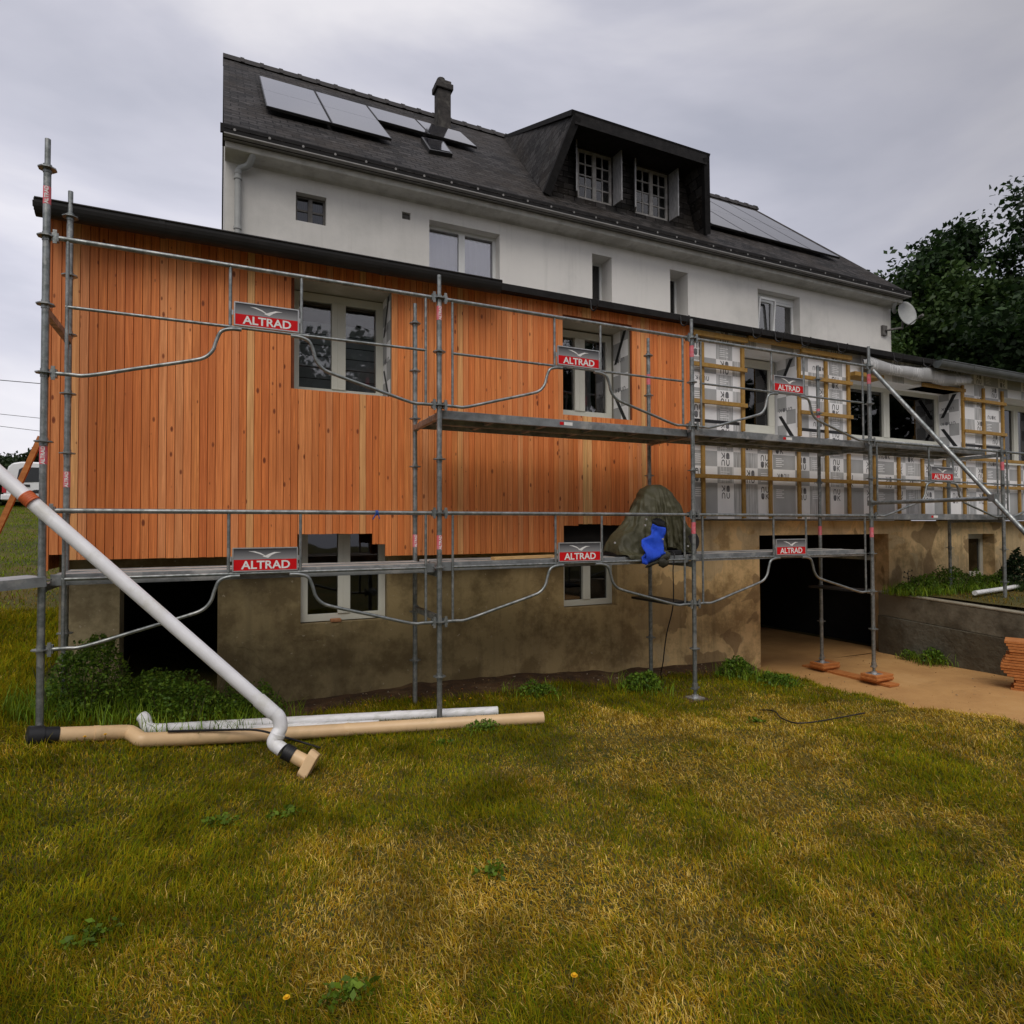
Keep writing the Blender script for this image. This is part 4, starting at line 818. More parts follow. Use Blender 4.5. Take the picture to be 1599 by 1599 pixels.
def ledger(x, z, fl=False):
    b = MB(); b.bar((x, .03, z), (x, WD-.03, z), .045, .05) if not fl else b.box(x-.09, x+.09, .03, WD-.03, z-.03, z+.02)
    for y in (.03, WD-.03): b.box(x-.022, x+.022, y-.03, y+.03, z-.03, z+.035)
    b.build('ledger', 'galv', sc)
for x, z, f_ in ((0, 1.45, 0), (0, -.56, 0), (3, -.56, 0), (3, .9, 0), (6, -.56, 0), (6, .9, 0), (9.03, -.56, 0), (9.03, .9, 0), (12.1, .95, 0), (12.1, -.06, 0), (3, -.97, 0), (15.1, -.06, 0)): ledger(x, z, f_)
for x in (6, 9.03):
    b = MB(); b.box(x-.33, x-.035, .06, WD-.06, -1.0, -.975); b.build('toe_plate', 'black', sc)
b = MB(); r0 = Vector((9.03, -.06, 1.93)); rd = (Vector((9.0, -1.76, -.2))-r0); re = r0+rd*((-2.2-1.93)/rd.z)
b.tube([r0, re], .026, 12); b.box(re.x-.08, re.x+.08, re.y-.08, re.y+.08, -2.225, -2.19); b.build('raker', 'galv', sc, label='long diagonal tube propping the scaffold from the driveway')
b = MB(); b.tube([(9.03, .0, .17), (9.0, -1.47, .17)], .0245, 12); b.box(8.965, 9.035, -1.50, -1.44, .135, .215); b.box(8.995, 9.065, -.03, .03, .135, .205); b.build('tie_tube', 'galv', sc)
# ------------------------------------------------------------------ things on and around the scaffold
p = W(588, 799, 0); b = MB(); b.cyl((p.x-.012, 0, -.002), (p.x+.014, 0, .0), .0235, 10); b.bar((p.x-.01, -.025, -.01), (p.x-.04, -.03, -.06), .018, .006); b.bar((p.x+.01, -.025, -.01), (p.x+.02, -.03, -.055), .016, .006)
b.build('rag_tie', 'bluetie', **T('scrap of blue rag knotted round the lower guard rail', 'rag'))
a, c = W(762, 876, .3), W(850, 869, .3); b = MB(); b.bar((a.x, .18, -.442), (c.x+.12, .34, -.442), .07, .03); b.build('timber_offcut', 'timber2', bev=.003, **T('short pale timber offcut lying on the lower deck', 'timber'))
# coat
Z8 = lambda zx, zy, Y: W(930+zx/8.883, 740+zy/8.883, Y)
tool = thing('power_tool', 'black power saw standing on the lower deck under the olive coat', 'power tool', (5.75, .4, -.45))
b = MB(); b.box(5.12, 5.95, .14, .62, -.455, -.40); b.box(5.3, 6.0, .2, .6, -.40, -.36); b.cyl((5.45, .38, -.36), (5.45, .38, -.30), .2, 18); b.build('base', 'black', tool, bev=.01)
b = MB(); p0 = Z8(1300, 980, .3); b.cyl((p0.x-.1, .36, -.31), (p0.x+.1, .36, -.31), .12, 16); b.cyl((p0.x-.03, .2, -.31), (p0.x-.03, .52, -.31), .09, 14); b.box(p0.x-.11, p0.x+.07, .25, .5, -.455, -.3); b.build('motor', 'black', tool, bev=.01)
b = MB(); b.box(5.68, 5.9, .32, .5, -.36, .0); b.cyl((5.8, .34, .05), (5.8, .48, .05), .12, 18); b.build('arm', 'black', tool, bev=.01)
coat = thing('coat', 'olive green raincoat with blue lining thrown over a tool on the deck', 'coat', (5.75, .4, -.45))
lev = [(152, 650, 850), (172, 580, 900), (205, 510, 935), (250, 452, 965), (300, 432, 1005), (350, 418, 1050), (400, 404, 1090), (450, 390, 1120), (500, 372, 1140), (550, 350, 1155), (620, 335, 1175), (680, 320, 1192), (740, 270, 1215), (800, 200, 1240), (860, 150, 1255), (910, 110, 1270), (950, 92, 1282), (985, 90, 1290)]
def drape():
    """lets a sheet of cloth fall over the tool, then keeps the settled shape"""
    cols = []
    def coll(bm_, nm):
        o = bpy.data.objects.new(nm, bm_.mesh(nm, ['olive'])); COL.objects.link(o); m = o.modifiers.new('c', 'COLLISION'); o.collision.thickness_outer = .012; o.collision.cloth_friction = 18; o.collision.damping = .5; cols.append(o)
    def dome(cx, cy, z0, rx, ry, h, p=2.6):
        q = MB(); n, k = 24, 9; vs = []
        for i in range(k):
            t = i/(k-1)*math.pi/2; r = math.cos(t)**(2/p); z = math.sin(t)**(2/p)
            for a in range(n):
                ca, sa = math.cos(2*math.pi*a/n), math.sin(2*math.pi*a/n); vs.append((cx+math.copysign(abs(ca)**.75, ca)*rx*max(r, .02), cy+math.copysign(abs(sa)**.75, sa)*ry*max(r, .02), z0+h*z))
        q.add(vs, [(i*n+a, i*n+(a+1) % n, (i+1)*n+(a+1) % n, (i+1)*n+a) for i in range(k-1) for a in range(n)]+[tuple((k-1)*n+a for a in range(n))]); return q
    coll(dome(5.80, .42, -.46, .34, .20, .80), 'c1'); coll(dome(5.33, .34, -.46, .22, .19, .27), 'c2'); coll(dome(6.12, .40, -.46, .16, .18, .36), 'c3')
    q = MB(); q.box(4.2, 7.4, .03, 1.06, -.6, -.455); coll(q, 'c4')
    q = MB(); nx, ny = 84, 64; x0, x1, y0, y1 = 4.76, 6.60, -.36, 1.02; vs = []
    for i in range(nx+1):
        for j in range(ny+1):
            u, v = i/nx, j/ny; x = x0+(x1-x0)*u; y = y0+(y1-y0)*v; vs.append((x, y, .42+.02*mnoise.noise((x*5, y*5, 1))+.02*mnoise.noise((x*13, y*13, 4))))
    q.add(vs, [(i*(ny+1)+j, (i+1)*(ny+1)+j, (i+1)*(ny+1)+j+1, i*(ny+1)+j+1) for i in range(nx) for j in range(ny) if not ((i/nx-.5)**2/.25+(j/ny-.5)**2/.25 > 1.42)], 0, True)
    used = sorted({i_ for f_ in q.f for i_ in f_}); ix = {a_: k_ for k_, a_ in enumerate(used)}; q.v = [q.v[a_] for a_ in used]; q.f = [[ix[a_] for a_ in f_] for f_ in q.f]
    me = q.mesh('shell', ['olive']); o = bpy.data.objects.new('shell', me); COL.objects.link(o)
    m = o.modifiers.new('cl', 'CLOTH'); st = m.settings; st.quality = 5; st.mass = .25; st.tension_stiffness = 18; st.compression_stiffness = 10; st.shear_stiffness = 3; st.bending_stiffness = .12; st.air_damping = 2.
    cs_ = m.collision_settings; cs_.collision_quality = 3; cs_.distance_min = .006; cs_.use_self_collision = True; cs_.self_distance_min = .008; cs_.self_friction = 5
    m.point_cache.frame_start = 1; m.point_cache.frame_end = 70
    for fr in range(1, 64): S.frame_set(fr)
    dg = bpy.context.evaluated_depsgraph_get(); me2 = bpy.data.meshes.new_from_object(o.evaluated_get(dg))
    for c in cols+[o]: bpy.data.objects.remove(c)
    S.frame_set(1); me2.name = 'shell'
    for v_ in me2.vertices:                                 # creases of stiff oilcloth
        c_ = v_.co; a_ = mnoise.noise((c_.x*5+3, c_.y*5, c_.z*5)); b2 = mnoise.noise((c_.x*11, c_.y*11+7, c_.z*11)); v_.co = c_+v_.normal*(.022*(.5-abs(a_)*2.2)+.012*(.5-abs(b2)*2.2))
    for p_ in me2.polygons: p_.use_smooth = True
    o = finish(bpy.data.objects.new('shell', me2), coat); sm = o.modifiers.new('s', 'SUBSURF'); sm.levels = sm.render_levels = 1; so_ = o.modifiers.new('t', 'SOLIDIFY'); so_.thickness = .006
drape()
def cloth(name, pts, Yc, bulge, mat, parent, seed=0, amp=.012, sub=4, kick=0):
    bm = bmesh.new(); out = [Z8(x, y, Yc) for x, y in pts]; dense = []
    for i in range(len(out)):
        p_, q_ = out[i], out[(i+1) % len(out)]; k = max(1, int((q_-p_).length/.03))
        dense += [p_.lerp(q_, t/k) for t in range(k)]
    f_ = bm.faces.new([bm.verts.new(p_) for p_ in dense]); bmesh.ops.triangulate(bm, faces=[f_]); 
    for _ in range(sub):
        long_ = [e for e in bm.edges if e.calc_length() > .035]
        if long_: bmesh.ops.subdivide_edges(bm, edges=long_, cuts=1); bmesh.ops.triangulate(bm, faces=bm.faces[:])
    for v_ in bm.verts:
        d_ = min((v_.co-p_).length for p_ in dense); c_ = v_.co
        v_.co.y = Yc-bulge*(1-math.exp(-d_/.06))+amp*mnoise.noise((c_.x*9+seed, c_.z*6, seed))+amp*(1-2*abs(math.sin(c_.x*11+c_.z*14+seed)))*.9+amp*.8*mnoise.noise((c_.x*22, c_.z*20, seed))
        v_.co.y -= kick*float(sst(-.30, -.46, c_.z))
    for f2 in bm.faces: f2.smooth = True
    bmesh.ops.recalc_face_normals(bm, faces=bm.faces[:])
    me = bpy.data.meshes.new(name); bm.to_mesh(me); bm.free(); me.materials.append(MT[mat]); o = finish(bpy.data.objects.new(name, me), parent); m = o.modifiers.new('s', 'SOLIDIFY'); m.thickness = .01; m.offset = 0; return o
cloth('lining', [(790, 690), (860, 730), (960, 745), (945, 860), (905, 940), (900, 1060), (925, 1105), (800, 1160), (720, 1215), (645, 1258), (592, 1235), (600, 1150), (640, 1090), (615, 990), (660, 905), (760, 840)], .03, .012, 'blue', coat, 5, .016, kick=.07)
cloth('hem_flap', [(925, 1108), (985, 1110), (960, 1180), (860, 1215), (760, 1250), (690, 1290), (640, 1300), (650, 1268), (720, 1225), (800, 1172)], .035, .012, 'olive2', coat, 6, kick=.07)
cloth('hem_flap', [(810, 1190), (880, 1170), (945, 1210), (935, 1260), (880, 1300), (820, 1270)], .03, .02, 'olive2', coat, 7, kick=.07)
cloth('collar_fold', [(770, 640), (830, 612), (900, 620), (970, 670), (960, 745), (860, 728), (780, 690)], .045, .02, 'black', coat, 2)
for zx, zy in ((270, 955), (705, 628), (690, 712), (935, 905), (1285, 1000)):
    p = Z8(zx, zy, -.01); b = MB(); b.cyl((p.x, .0, p.z), (p.x, -.012, p.z), .011, 10); b.build('snap_button', 'alu', coat)
# black cable hanging from the tool
p1, p2 = W(1049, 868, .06), W(1051, 890, .0); g1 = GH(1035, 1063); g2 = GH(1205, 1114); g3 = GH(1222, 1128); g4 = GH(1258, 1136); g5 = GH(1350, 1120)
b = MB(); zz = lambda p, o=.012: (p.x, p.y, float(hgt(p.x, p.y))+o)
b.tube(smooth_path([(p1.x-.05, .2, -.44), (p1.x, .03, -.42), (p2.x, .0, p2.z), tuple(W(1051, 945, .08)), tuple(W(1041, 990, .22)), tuple(W(1036, 1030, .36)), zz(g1), zz(g1.lerp(g2, .3), -.02), zz(g1.lerp(g2, .75), -.02), zz(g2, .03), zz(g3, .035), zz(g4, .04), zz(g5, .04)], 8), .0065, 6)
b.build('power_cable', 'cable', **T('thin black cable hanging from the deck and trailing into the grass', 'cable'))
# pvc downpipe propped on the corner pole
u0, u1 = W(57, 790, -.085), W(427, 1113, -.52); dr_ = (u0-u1).normalized(); top = u0+dr_*2.2
pipe = thing('drain_pipe', 'long white drain pipe leaning across the scaffold corner with a tan foot', 'pipe', u1)
b = MB(); b.cyl(top, u1, .0485, 24); b.cyl(u1+dr_*.0, u1+dr_*.15, .0535, 24); b.build('pipe', 'white_pvc', pipe)
e1, e2, e3 = W(438, 1136, -.54), W(428, 1160, -.57), W(441, 1171, -.61)
b = MB(); b.tube(smooth_path([u1+dr_*.02, u1-dr_*.05, e1, (e1+e2)/2+Vector((-.004, 0, 0)), e2, e3], 8), .0505, 22); b.cyl((e1+e2)/2+Vector((.006, 0, .012)), (e1+e2)/2+Vector((-.004, 0, -.012)), .0545, 22); b.build('elbow', 'white_pvc', pipe)
dfoot = (W(466, 1184, -.66)-e3).normalized(); f0 = e3+dfoot*.015
b = MB(); b.cyl(f0, f0+dfoot*.075, .056, 22)
for k in range(4): b.cyl(f0+dfoot*(.008+.018*k), f0+dfoot*(.016+.018*k), .0585, 22)
b.build('rubber_clamp', 'black', pipe)
b = MB(); f1 = f0+dfoot*.07; f2 = f1+dfoot*.1; b.tube([f1, f2, f2+dfoot*.03], [.049, .049, .052], 20)
vA = Vector((.5, .1, .86)); vA = (vA-dfoot*vA.dot(dfoot)).normalized(); vB = dfoot.cross(vA)
hx = [(f2+dfoot*.0)+vA*a_*.10+vB*c_*.075 for a_, c_ in ((-1, -.6), (-.75, -1), (.75, -1), (1, -.6), (1, .6), (.75, 1), (-.75, 1), (-1, .6))]
n = 8; b.add(hx+[p_+dfoot*.075-vA*.012 for p_ in hx], [tuple(range(n))[::-1], tuple(range(n, 2*n))]+[(i, (i+1) % n, n+(i+1) % n, n+i) for i in range(n)], 0)
b.build('foot_fitting', 'tan_pvc', pipe, bev=.008)
b = MB(); tc = W(45, 779, -.088)
for k in range(5): b.cyl(tc+dr_*(.034-.015*k), tc+dr_*(.024-.015*k), .0515, 22)
b.cyl(tc+dr_*.034, tc-dr_*.038, .0500, 22); b.build('tape_wrap', 'tape_orange', pipe)
# pipes lying in the grass
def gl(px, py, off): p_ = GH(px, py, off); return p_
R1 = .055
pts = [gl(88, 1148, R1), gl(150, 1145.5, R1), gl(196, 1143.5, R1), gl(208, 1147, R1), gl(220, 1154.5, R1), gl(232, 1155.5, R1), gl(420, 1147, R1), gl(640, 1133.5, R1), gl(848, 1121, R1)]
tp = thing('tan_pipe', 'long tan plastic pipe with a kink and black end cap lying in grass', 'pipe', pts[3])
b = MB(); b.tube(pts[:2]+smooth_path(pts[1:6], 6)[1:]+pts[6:], R1, 20)
for q0, q1, t in ((pts[1], pts[2], 0), (pts[6], pts[7], .55), (pts[7], pts[8], .5)):
    c_ = q0.lerp(q1, t); d_ = (q1-q0).normalized(); b.cyl(c_-d_*.02, c_+d_*.02, R1*1.05, 20)
b.build('pipe', 'tan_pvc', tp)
d_ = (pts[0]-pts[1]).normalized(); b = MB(); b.cyl(pts[0]-d_*.01, pts[0]+d_*.09, R1*1.08, 20); b.cyl(pts[0]+d_*.08, pts[0]+d_*.17, R1*1.25, 20); b.build('end_cap', 'black', tp)
R2 = .046
q = [gl(222, 1119, .11), gl(226, 1123, .10), gl(232, 1137, R2), gl(250, 1139, R2), gl(400, 1130, R2), gl(600, 1119, R2), gl(777, 1110.5, R2)]
wp = thing('white_pipe', 'long white pipe with an upturned elbow lying behind the tan pipe', 'pipe', q[3]); b = MB(); b.tube(smooth_path(q[:4], 6)+q[4:], R2, 18); c_ = q[5].lerp(q[6], .1); dd = (q[6]-q[5]).normalized(); b.cyl(c_-dd*.05, c_+dd*.05, R2*1.06, 18); b.build('pipe', 'dirty_pvc', wp)
q = [gl(335, 1140, .03), gl(450, 1136, .03), gl(592, 1130, .03)]; b = MB(); b.tube(q, .034, 16); b.build('white_pipe', 'dirty_pvc', **T('shorter thin white pipe squeezed between the two long pipes', 'pipe'))
q = [gl(262, 1142, .13), gl(300, 1141, .135), gl(345, 1140, .14), gl(400, 1140, .14), gl(440, 1150, .12), gl(475, 1160, .05), gl(500, 1168, .02)]; b = MB(); b.tube(smooth_path(q, 6), .009, 6); b.build('black_hose', 'cable', **T('thin black hose lying over the tan pipe', 'hose'))
q = [G(1522, 926, -1.17), G(1570, 919, -1.17), G(1640, 906, -1.17)]; b = MB(); b.tube(q, .036, 16); b.build('white_pipe', 'dirty_pvc', **T('white pipe lying on the raised terrace by the far wall', 'pipe'))
# timber blocks under the poles on the driveway
b = MB(); b.box(8.99, 9.19, -.24, 1.1, DRZ+.004, DRZ+.036); b.build('sole_board', 'timber', bev=.004, **T('flat orange timber plank on the driveway under both prop poles', 'plank'))
for y, w_, lab in ((0, 'front', 'orange timber block pile under the front scaffold foot on the driveway'), (WD, 'back', 'orange timber block pile under the rear scaffold foot near the garage')):
    t = thing('timber_block', lab, 'timber block', (9.07, y, DRZ+.04)); z = DRZ+.038
    for k in range(3):
        b = MB(); o_ = (.012, -.02, .0)[k]; b.box(8.91+o_, 9.25+o_, y-.12+o_, y+.11+o_, z, z+(.028 if k < 2 else .034)); z += .029 if k < 2 else .035
        b.build('block', 'timber', t, bev=.004)
b = MB(); b.box(5.86, 6.14, -.12, .12, -2.105, -2.057); b.bar((5.72, -.16, -2.10), (6.0, -.13, -2.10), .1, .02); b.build('timber_pad', 'soil', bev=.004, **T('worn wooden pad in the grass under the middle scaffold foot', 'timber pad'))
# stacked boards on the driveway
base = G(1571, 1078, DRZ); dv = Vector((.42, -.9, 0)).normalized(); sv = Vector((dv.y*-1, dv.x, 0)); rr = random.Random(5)
for k in range(18):
    o_ = .05*math.sin(k*.55)+.025*rr.random()+(.05 if k < 5 else 0)-.02; a = base+dv*o_+sv*.02*rr.random(); z = DRZ+.02+.0345*k; ln = 1.9+.2*rr.random()
    b = MB(); c0_ = a+sv*.18; b.bar((c0_.x, c0_.y, z), (c0_.x+dv.x*ln, c0_.y+dv.y*ln, z), .36, .029)
    b.build('stacked_board', 'timber', bev=.003, **T('orange timber board in the neat stack on the driveway edge', 'board', 'orange boards stacked on the driveway'))
# retaining wall
rw = thing('retaining_wall', 'low dark concrete retaining wall between driveway and raised terrace', 'wall', (11.2, -1, -2.2))
def rwz(y): return -1.21-.055*max(0, 1.34-y)
b = MB()
def rpoly(za, zb, x0, x1, mi):
    ya, yb = 1.345, -9.; b.add([(x0, ya, za(ya)), (x0, yb, za(yb)), (x1, yb, za(yb)), (x1, ya, za(ya)), (x0, ya, zb(ya)), (x0, yb, zb(yb)), (x1, yb, zb(yb)), (x1, ya, zb(ya))], [(0, 1, 5, 4), (1, 2, 6, 5), (2, 3, 7, 6), (3, 0, 4, 7), (4, 5, 6, 7), (3, 2, 1, 0)], mi)
rpoly(lambda y: -2.4, lambda y: rwz(y)-.40, 11.06, 11.32, 1); rpoly(lambda y: rwz(y)-.398, lambda y: rwz(y)-.032, 11.08, 11.30, 0); rpoly(lambda y: rwz(y)-.03, rwz, 11.072, 11.308, 2)
b.build('wall_body', ['concrete', 'conclow', 'conctop'], rw, bev=.01)
# ------------------------------------------------------------------ vegetation
def plant(name, label, cat, x, y, r, h, nl, size, cols, z=None, stems=10, group=None, narrow=False):
    z = hz(x, y) if z is None else z; t = thing(name, label, cat, (x, y, z), group)
    a = RNG.random(nl)*6.283; rr_ = np.sqrt(RNG.random(nl))*r; hh = RNG.random(nl)**.8; k = 1-.55*hh
    n1 = vnoise(np.cos(a)*rr_+x, np.sin(a)*rr_+y, 3.5, 4)
    P = np.c_[x+np.cos(a)*rr_*k, y+np.sin(a)*rr_*k, z+.02+hh*h*(.45+.75*n1)]
    P = P[P[:, 1] < 1.33] if y < 1.4 else P
    V, Fq, C = leaves(P, size*.72*(.5+.9*RNG.random(len(P))), pal(len(P), cols))
    nb = int(nl*.28); a2 = RNG.random(nb)*6.283; r2 = RNG.random(nb)**.7*r*1.35; Q = np.c_[x+np.cos(a2)*r2, y+np.sin(a2)*r2, np.full(nb, z-.01)]
    Q = Q[Q[:, 1] < 1.33] if y < 1.4 else Q; nb = len(Q)
    if z > -1.9 or True: Q[:, 2] = np.where(np.abs(Q[:, 0]) < 40, np.where(z == hz(x, y), hgt(Q[:, 0], Q[:, 1]), z), z)
    V2, F2, C2 = blades(Q, np.minimum(h, .22)*(.35+.7*RNG.random(nb)), np.full(nb, .007), RNG.uniform(.1, .9, nb), RNG.random(nb)*6.283, pal(nb, [(c[0]*1.8, c[1]*1.6, c[2]) for c in cols]))
    np_mesh('foliage', np.r_[V, V2], np.r_[Fq, F2+len(V)], np.r_[C, C2], 'leaf', t)
    b = MB()
    for i in range(stems):
        a_ = random.random()*6.283; q_ = random.random()*r*.7; e_ = r*.25
        b.tube([(x+math.cos(a_)*q_, min(1.3, y+math.sin(a_)*q_) if y < 1.4 else y+math.sin(a_)*q_, z-.02), (x+math.cos(a_)*(q_+e_), min(1.3, y+math.sin(a_)*(q_+e_)) if y < 1.4 else y+math.sin(a_)*(q_+e_), z+h*.8)], [.006, .002], 5)
    b.build('stem', 'stem', t); return t
dg = [(.085, .17, .014), (.12, .21, .018), (.155, .24, .022), (.06, .12, .012)]
plant('weed_clump', 'tall dark weeds crowding the corner pole by the cellar door', 'weeds', .18, .66, .42, .50, 4200, .036, dg, stems=30)
plant('weed_clump', 'bushy dark weeds in front of the black cellar doorway', 'weeds', .80, .72, .55, .33, 4200, .034, dg, stems=24)
plant('weed_clump', 'low weeds at the right jamb of the cellar doorway', 'weeds', 1.42, .95, .4, .34, 1600, .034, dg)
p = GH(1003, 1078); plant('weed_clump', 'leafy weed clump at the wall foot beside the hanging cable', 'weeds', p.x, min(p.y, .95), .3, .2, 700, .05, dg)
p = GH(1150, 1058); plant('weed_clump', 'rough weed clump at the garage corner', 'weeds', p.x, p.y, .3, .24, 800, .05, dg)
p = GH(1215, 1070); plant('weed_clump', 'weedy tuft at the lawn edge before the garage', 'weeds', p.x, p.y, .3, .14, 600, .045, dg)
p = GH(840, 1085); plant('weed_clump', 'small weed patch beyond the end of the tan pipe', 'weeds', p.x, p.y, .3, .14, 500, .04, dg)
p = GH(755, 1140); plant('weed_clump', 'clover patch in front of the tan pipe', 'weeds', p.x, p.y, .2, .06, 350, .03, dg, stems=3)
p = G(1435, 1040, DRZ); plant('weed_clump', 'dark weeds growing at the retaining wall foot', 'weeds', 10.92, p.y, .24, .22, 600, .05, dg, DRZ)
p = G(1412, 1035, DRZ); plant('weed_clump', 'small weed sprig under the retaining wall near the garage', 'weeds', 10.95, .75, .15, .12, 250, .04, dg, DRZ)
tz = -1.24
for px, hh, r_, lab in ((1445, .22, .35, 'low green plants on the terrace nearest the garage'), (1478, .26, .4, 'green plants around the rear pole on the terrace'), (1510, .25, .4, 'green plants before the small cellar window'), (1548, .2, .4, 'low plants at the far scaffold pole'), (1420, .12, .25, 'sparse dry sprigs at the terrace corner')):
    p = W(px, 905, .85); plant('terrace_plant', lab, 'plant', p.x, .9, r_, hh*1.5, 1500, .04, dg, tz, stems=14)
p = W(1592, 890, .5); plant('terrace_shrub', 'dark rounded shrub at the far end of the terrace', 'shrub', p.x+.1, .6, .4, .62, 2600, .06, [(.014, .03, .01), (.022, .045, .012)], tz)
p = W(1418, 915, 1.1); b = MB(); b.tube([(p.x, 1.1, tz), (p.x+.01, 1.1, tz+.38)], [.009, .004], 6)
for k in range(9):
    z = tz+.12+.028*k; a_ = k*2.2; b.tube([(p.x, 1.1, z), (p.x+.06*math.cos(a_), 1.1+.06*math.sin(a_), z+.02)], .004, 5); b.cyl((p.x+.06*math.cos(a_), 1.1+.06*math.sin(a_), z+.01), (p.x+.06*math.cos(a_), 1.1+.06*math.sin(a_), z+.04), .009, 6)
b.build('dead_stalk', 'bark', **T('single dry brown stalk standing at the terrace corner', 'plant'))
def gravel():
    n = 900; X = np.r_[RNG.uniform(8.2, 11., 380), RNG.uniform(1.3, 8.2, 520)]; Y = np.r_[RNG.uniform(-3, 1.2, 380), RNG.uniform(.9, 1.3, 520)]
    k = (X < 8.2) | (X > edge_x(Y)); X, Y = X[k], Y[k]; n = len(X); Z = np.where(X > 8.2, DRZ+.008, hgt(X, Y)+.05)
    s_ = (.004+.012*RNG.random(n)**3)*np.where(X < 8.2, 1.6, 1.); A = RNG.normal(size=(n, 4, 3)); A /= np.linalg.norm(A, axis=2)[:, :, None]
    V = np.c_[X, Y, Z][:, None, :]+A*s_[:, None, None]; b_ = np.arange(n)[:, None]*4
    Fq = np.concatenate([b_+np.array(t) for t in ([0, 1, 2], [0, 2, 3], [0, 3, 1], [1, 3, 2])]); C = np.repeat(pal(n, [(.34, .25, .15), (.22, .14, .07), (.45, .38, .28), (.36, .15, .06)])[:, None, :], 4, 1)
    np_mesh('gravel', V.reshape(-1, 3), Fq, C.reshape(-1, 3), 'blade', kind='stuff')
gravel()
# dandelions
for px, py in ((209, 1118), (205, 1128), (86, 1126), (131, 1167), (163, 1163), (541, 1155), (694, 1106), (734, 1102), (717, 1103), (570, 1113), (445, 1583), (895, 1548)):
    p = GH(px, py); z = hz(p.x, p.y); h_ = .07 if py < 1400 else .05; b = MB(); b.tube([(p.x, p.y, z), (p.x+.005, p.y, z+h_)], .002, 5, 1)
    c_ = Vector((p.x+.005, p.y, z+h_)); vs = [c_]; 
    for j in range(20): a_ = j*6.283/10; r_ = .013 if j < 10 else .008; vs.append(c_+Vector((math.cos(a_)*r_, math.sin(a_)*r_, .006 if j < 10 else .011)))
    b.add(vs, [(0, 1+j, 1+(j+1) % 10) for j in range(10)]+[(0, 11+j, 11+(j+1) % 10) for j in range(10)]); b.build('dandelion', ['yellow', 'stem'], **T('tiny yellow dandelion flower standing in the grass', 'flower', 'dandelions dotted in the lawn'))
# lawn
def lawn():
    n = 470000; u = RNG.random(n); d = 1.7+7.8*u**1.15; px = RNG.uniform(-120, 1720, n); a = (px-799.5)/F
    X = CAM.x+d*FW.x+a*d*RT.x; Y = CAM.y+d*FW.y+a*d*RT.y
    ok = (X < edge_x(Y)+.02-.12*RNG.random(n)) & ((Y < 1.0+.12*np.sin(X*3.1)-.1*RNG.random(n)) | ((X < -.3) & (Y < 4.5)) | ((X < .35) & (Y < 1.25)))
    ok &= (np.abs(X-6.0) > .10) | (np.abs(Y) > .11)
    X, Y, d = X[ok], Y[ok], d[ok]; n = len(X); Z = hgt(X, Y)
    dry = .55*vnoise(X, Y, 1.1, 1)+.45*vnoise(X, Y, 3.2, 2)+.22*vnoise(X, Y, 9, 3)
    zone = sst(.2, 1.4, X)*sst(.25, -.8, Y)*sst(-5., -3.2, Y*1.0-.25*(X-2))
    dry = dry+.20*zone-.26-.07*sst(-2.2, -3.6, Y)+.10*sst(4, 6.5, X)*sst(.2, -1, Y)-.14*sst(-.9, .5, Y)
    pdry = 1/(1+np.exp(-(dry-.50)*9)); isd = RNG.random(n) < pdry
    grn = pal(n, [(.21, .195, .007), (.15, .172, .006), (.28, .23, .011), (.10, .138, .006), (.225, .16, .006)])
    st = pal(n, [(.53, .35, .05), (.74, .53, .15), (.40, .225, .015), (.31, .165, .010), (.44, .31, .018)])
    col = np.where(isd[:, None], st, grn)
    near = sst(4.5, 2., d); H = (.024+.046*RNG.random(n)**1.8)*(1-.3*isd)*(.65+.7*vnoise(X, Y, 2.3, 12)); H *= 1+.45*sst(.3, .9, Y)*sst(5.9, 3, X)+.5*sst(.9, .0, X)*sst(-1, .5, Y)
    H *= 1+.7*sst(-.25, -.02, X-edge_x(Y))
    Wd = (.0022+.0022*RNG.random(n))*(1+.13*(d-2)); lean = np.clip(RNG.normal(.85, .3, n)+.2*isd, .1, 1.3); az = RNG.uniform(0, 6.283, n); az = np.where(RNG.random(n) < .5, RNG.normal(.5, .7, n)+2.2*vnoise(X, Y, 1.2, 15), az)
    col *= (.56+.72*vnoise(X, Y, 5.5, 21))[:, None]*(.86+.28*vnoise(X, Y, 1.7, 23))[:, None]
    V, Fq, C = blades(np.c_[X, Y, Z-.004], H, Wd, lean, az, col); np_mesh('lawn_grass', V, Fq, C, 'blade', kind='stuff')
    # far slope on the left and terrace turf: wider, sparser blades
    m = 70000; X = RNG.uniform(-9, -.3, m); Y = RNG.uniform(1.2, 22, m); Z = hgt(X, Y)
    m2 = 9000; X2 = RNG.uniform(11.3, 18, m2); Y2 = RNG.uniform(-3, 1.3, m2); X = np.r_[X, X2]; Y = np.r_[Y, Y2]; Z = np.r_[Z, -1.25-.03*np.clip(-Y2, 0, 9)]; m += m2
    pd = vnoise(X, Y, .5, 8); isd = RNG.random(m) < np.clip((pd-.35)*2.6*sst(7., 3.5, Y)+.03, 0, .9)
    col = np.where(isd[:, None], pal(m, [(.26, .16, .022), (.19, .115, .014)]), pal(m, [(.20, .28, .008), (.15, .23, .007)]))
    V, Fq, C = blades(np.c_[X, Y, Z-.01], .03+.05*RNG.random(m), .006+.007*RNG.random(m), RNG.uniform(.3, 1.1, m), RNG.uniform(0, 6.283, m), col); np_mesh('rough_grass', V, Fq, C, 'blade', kind='stuff')
lawn()
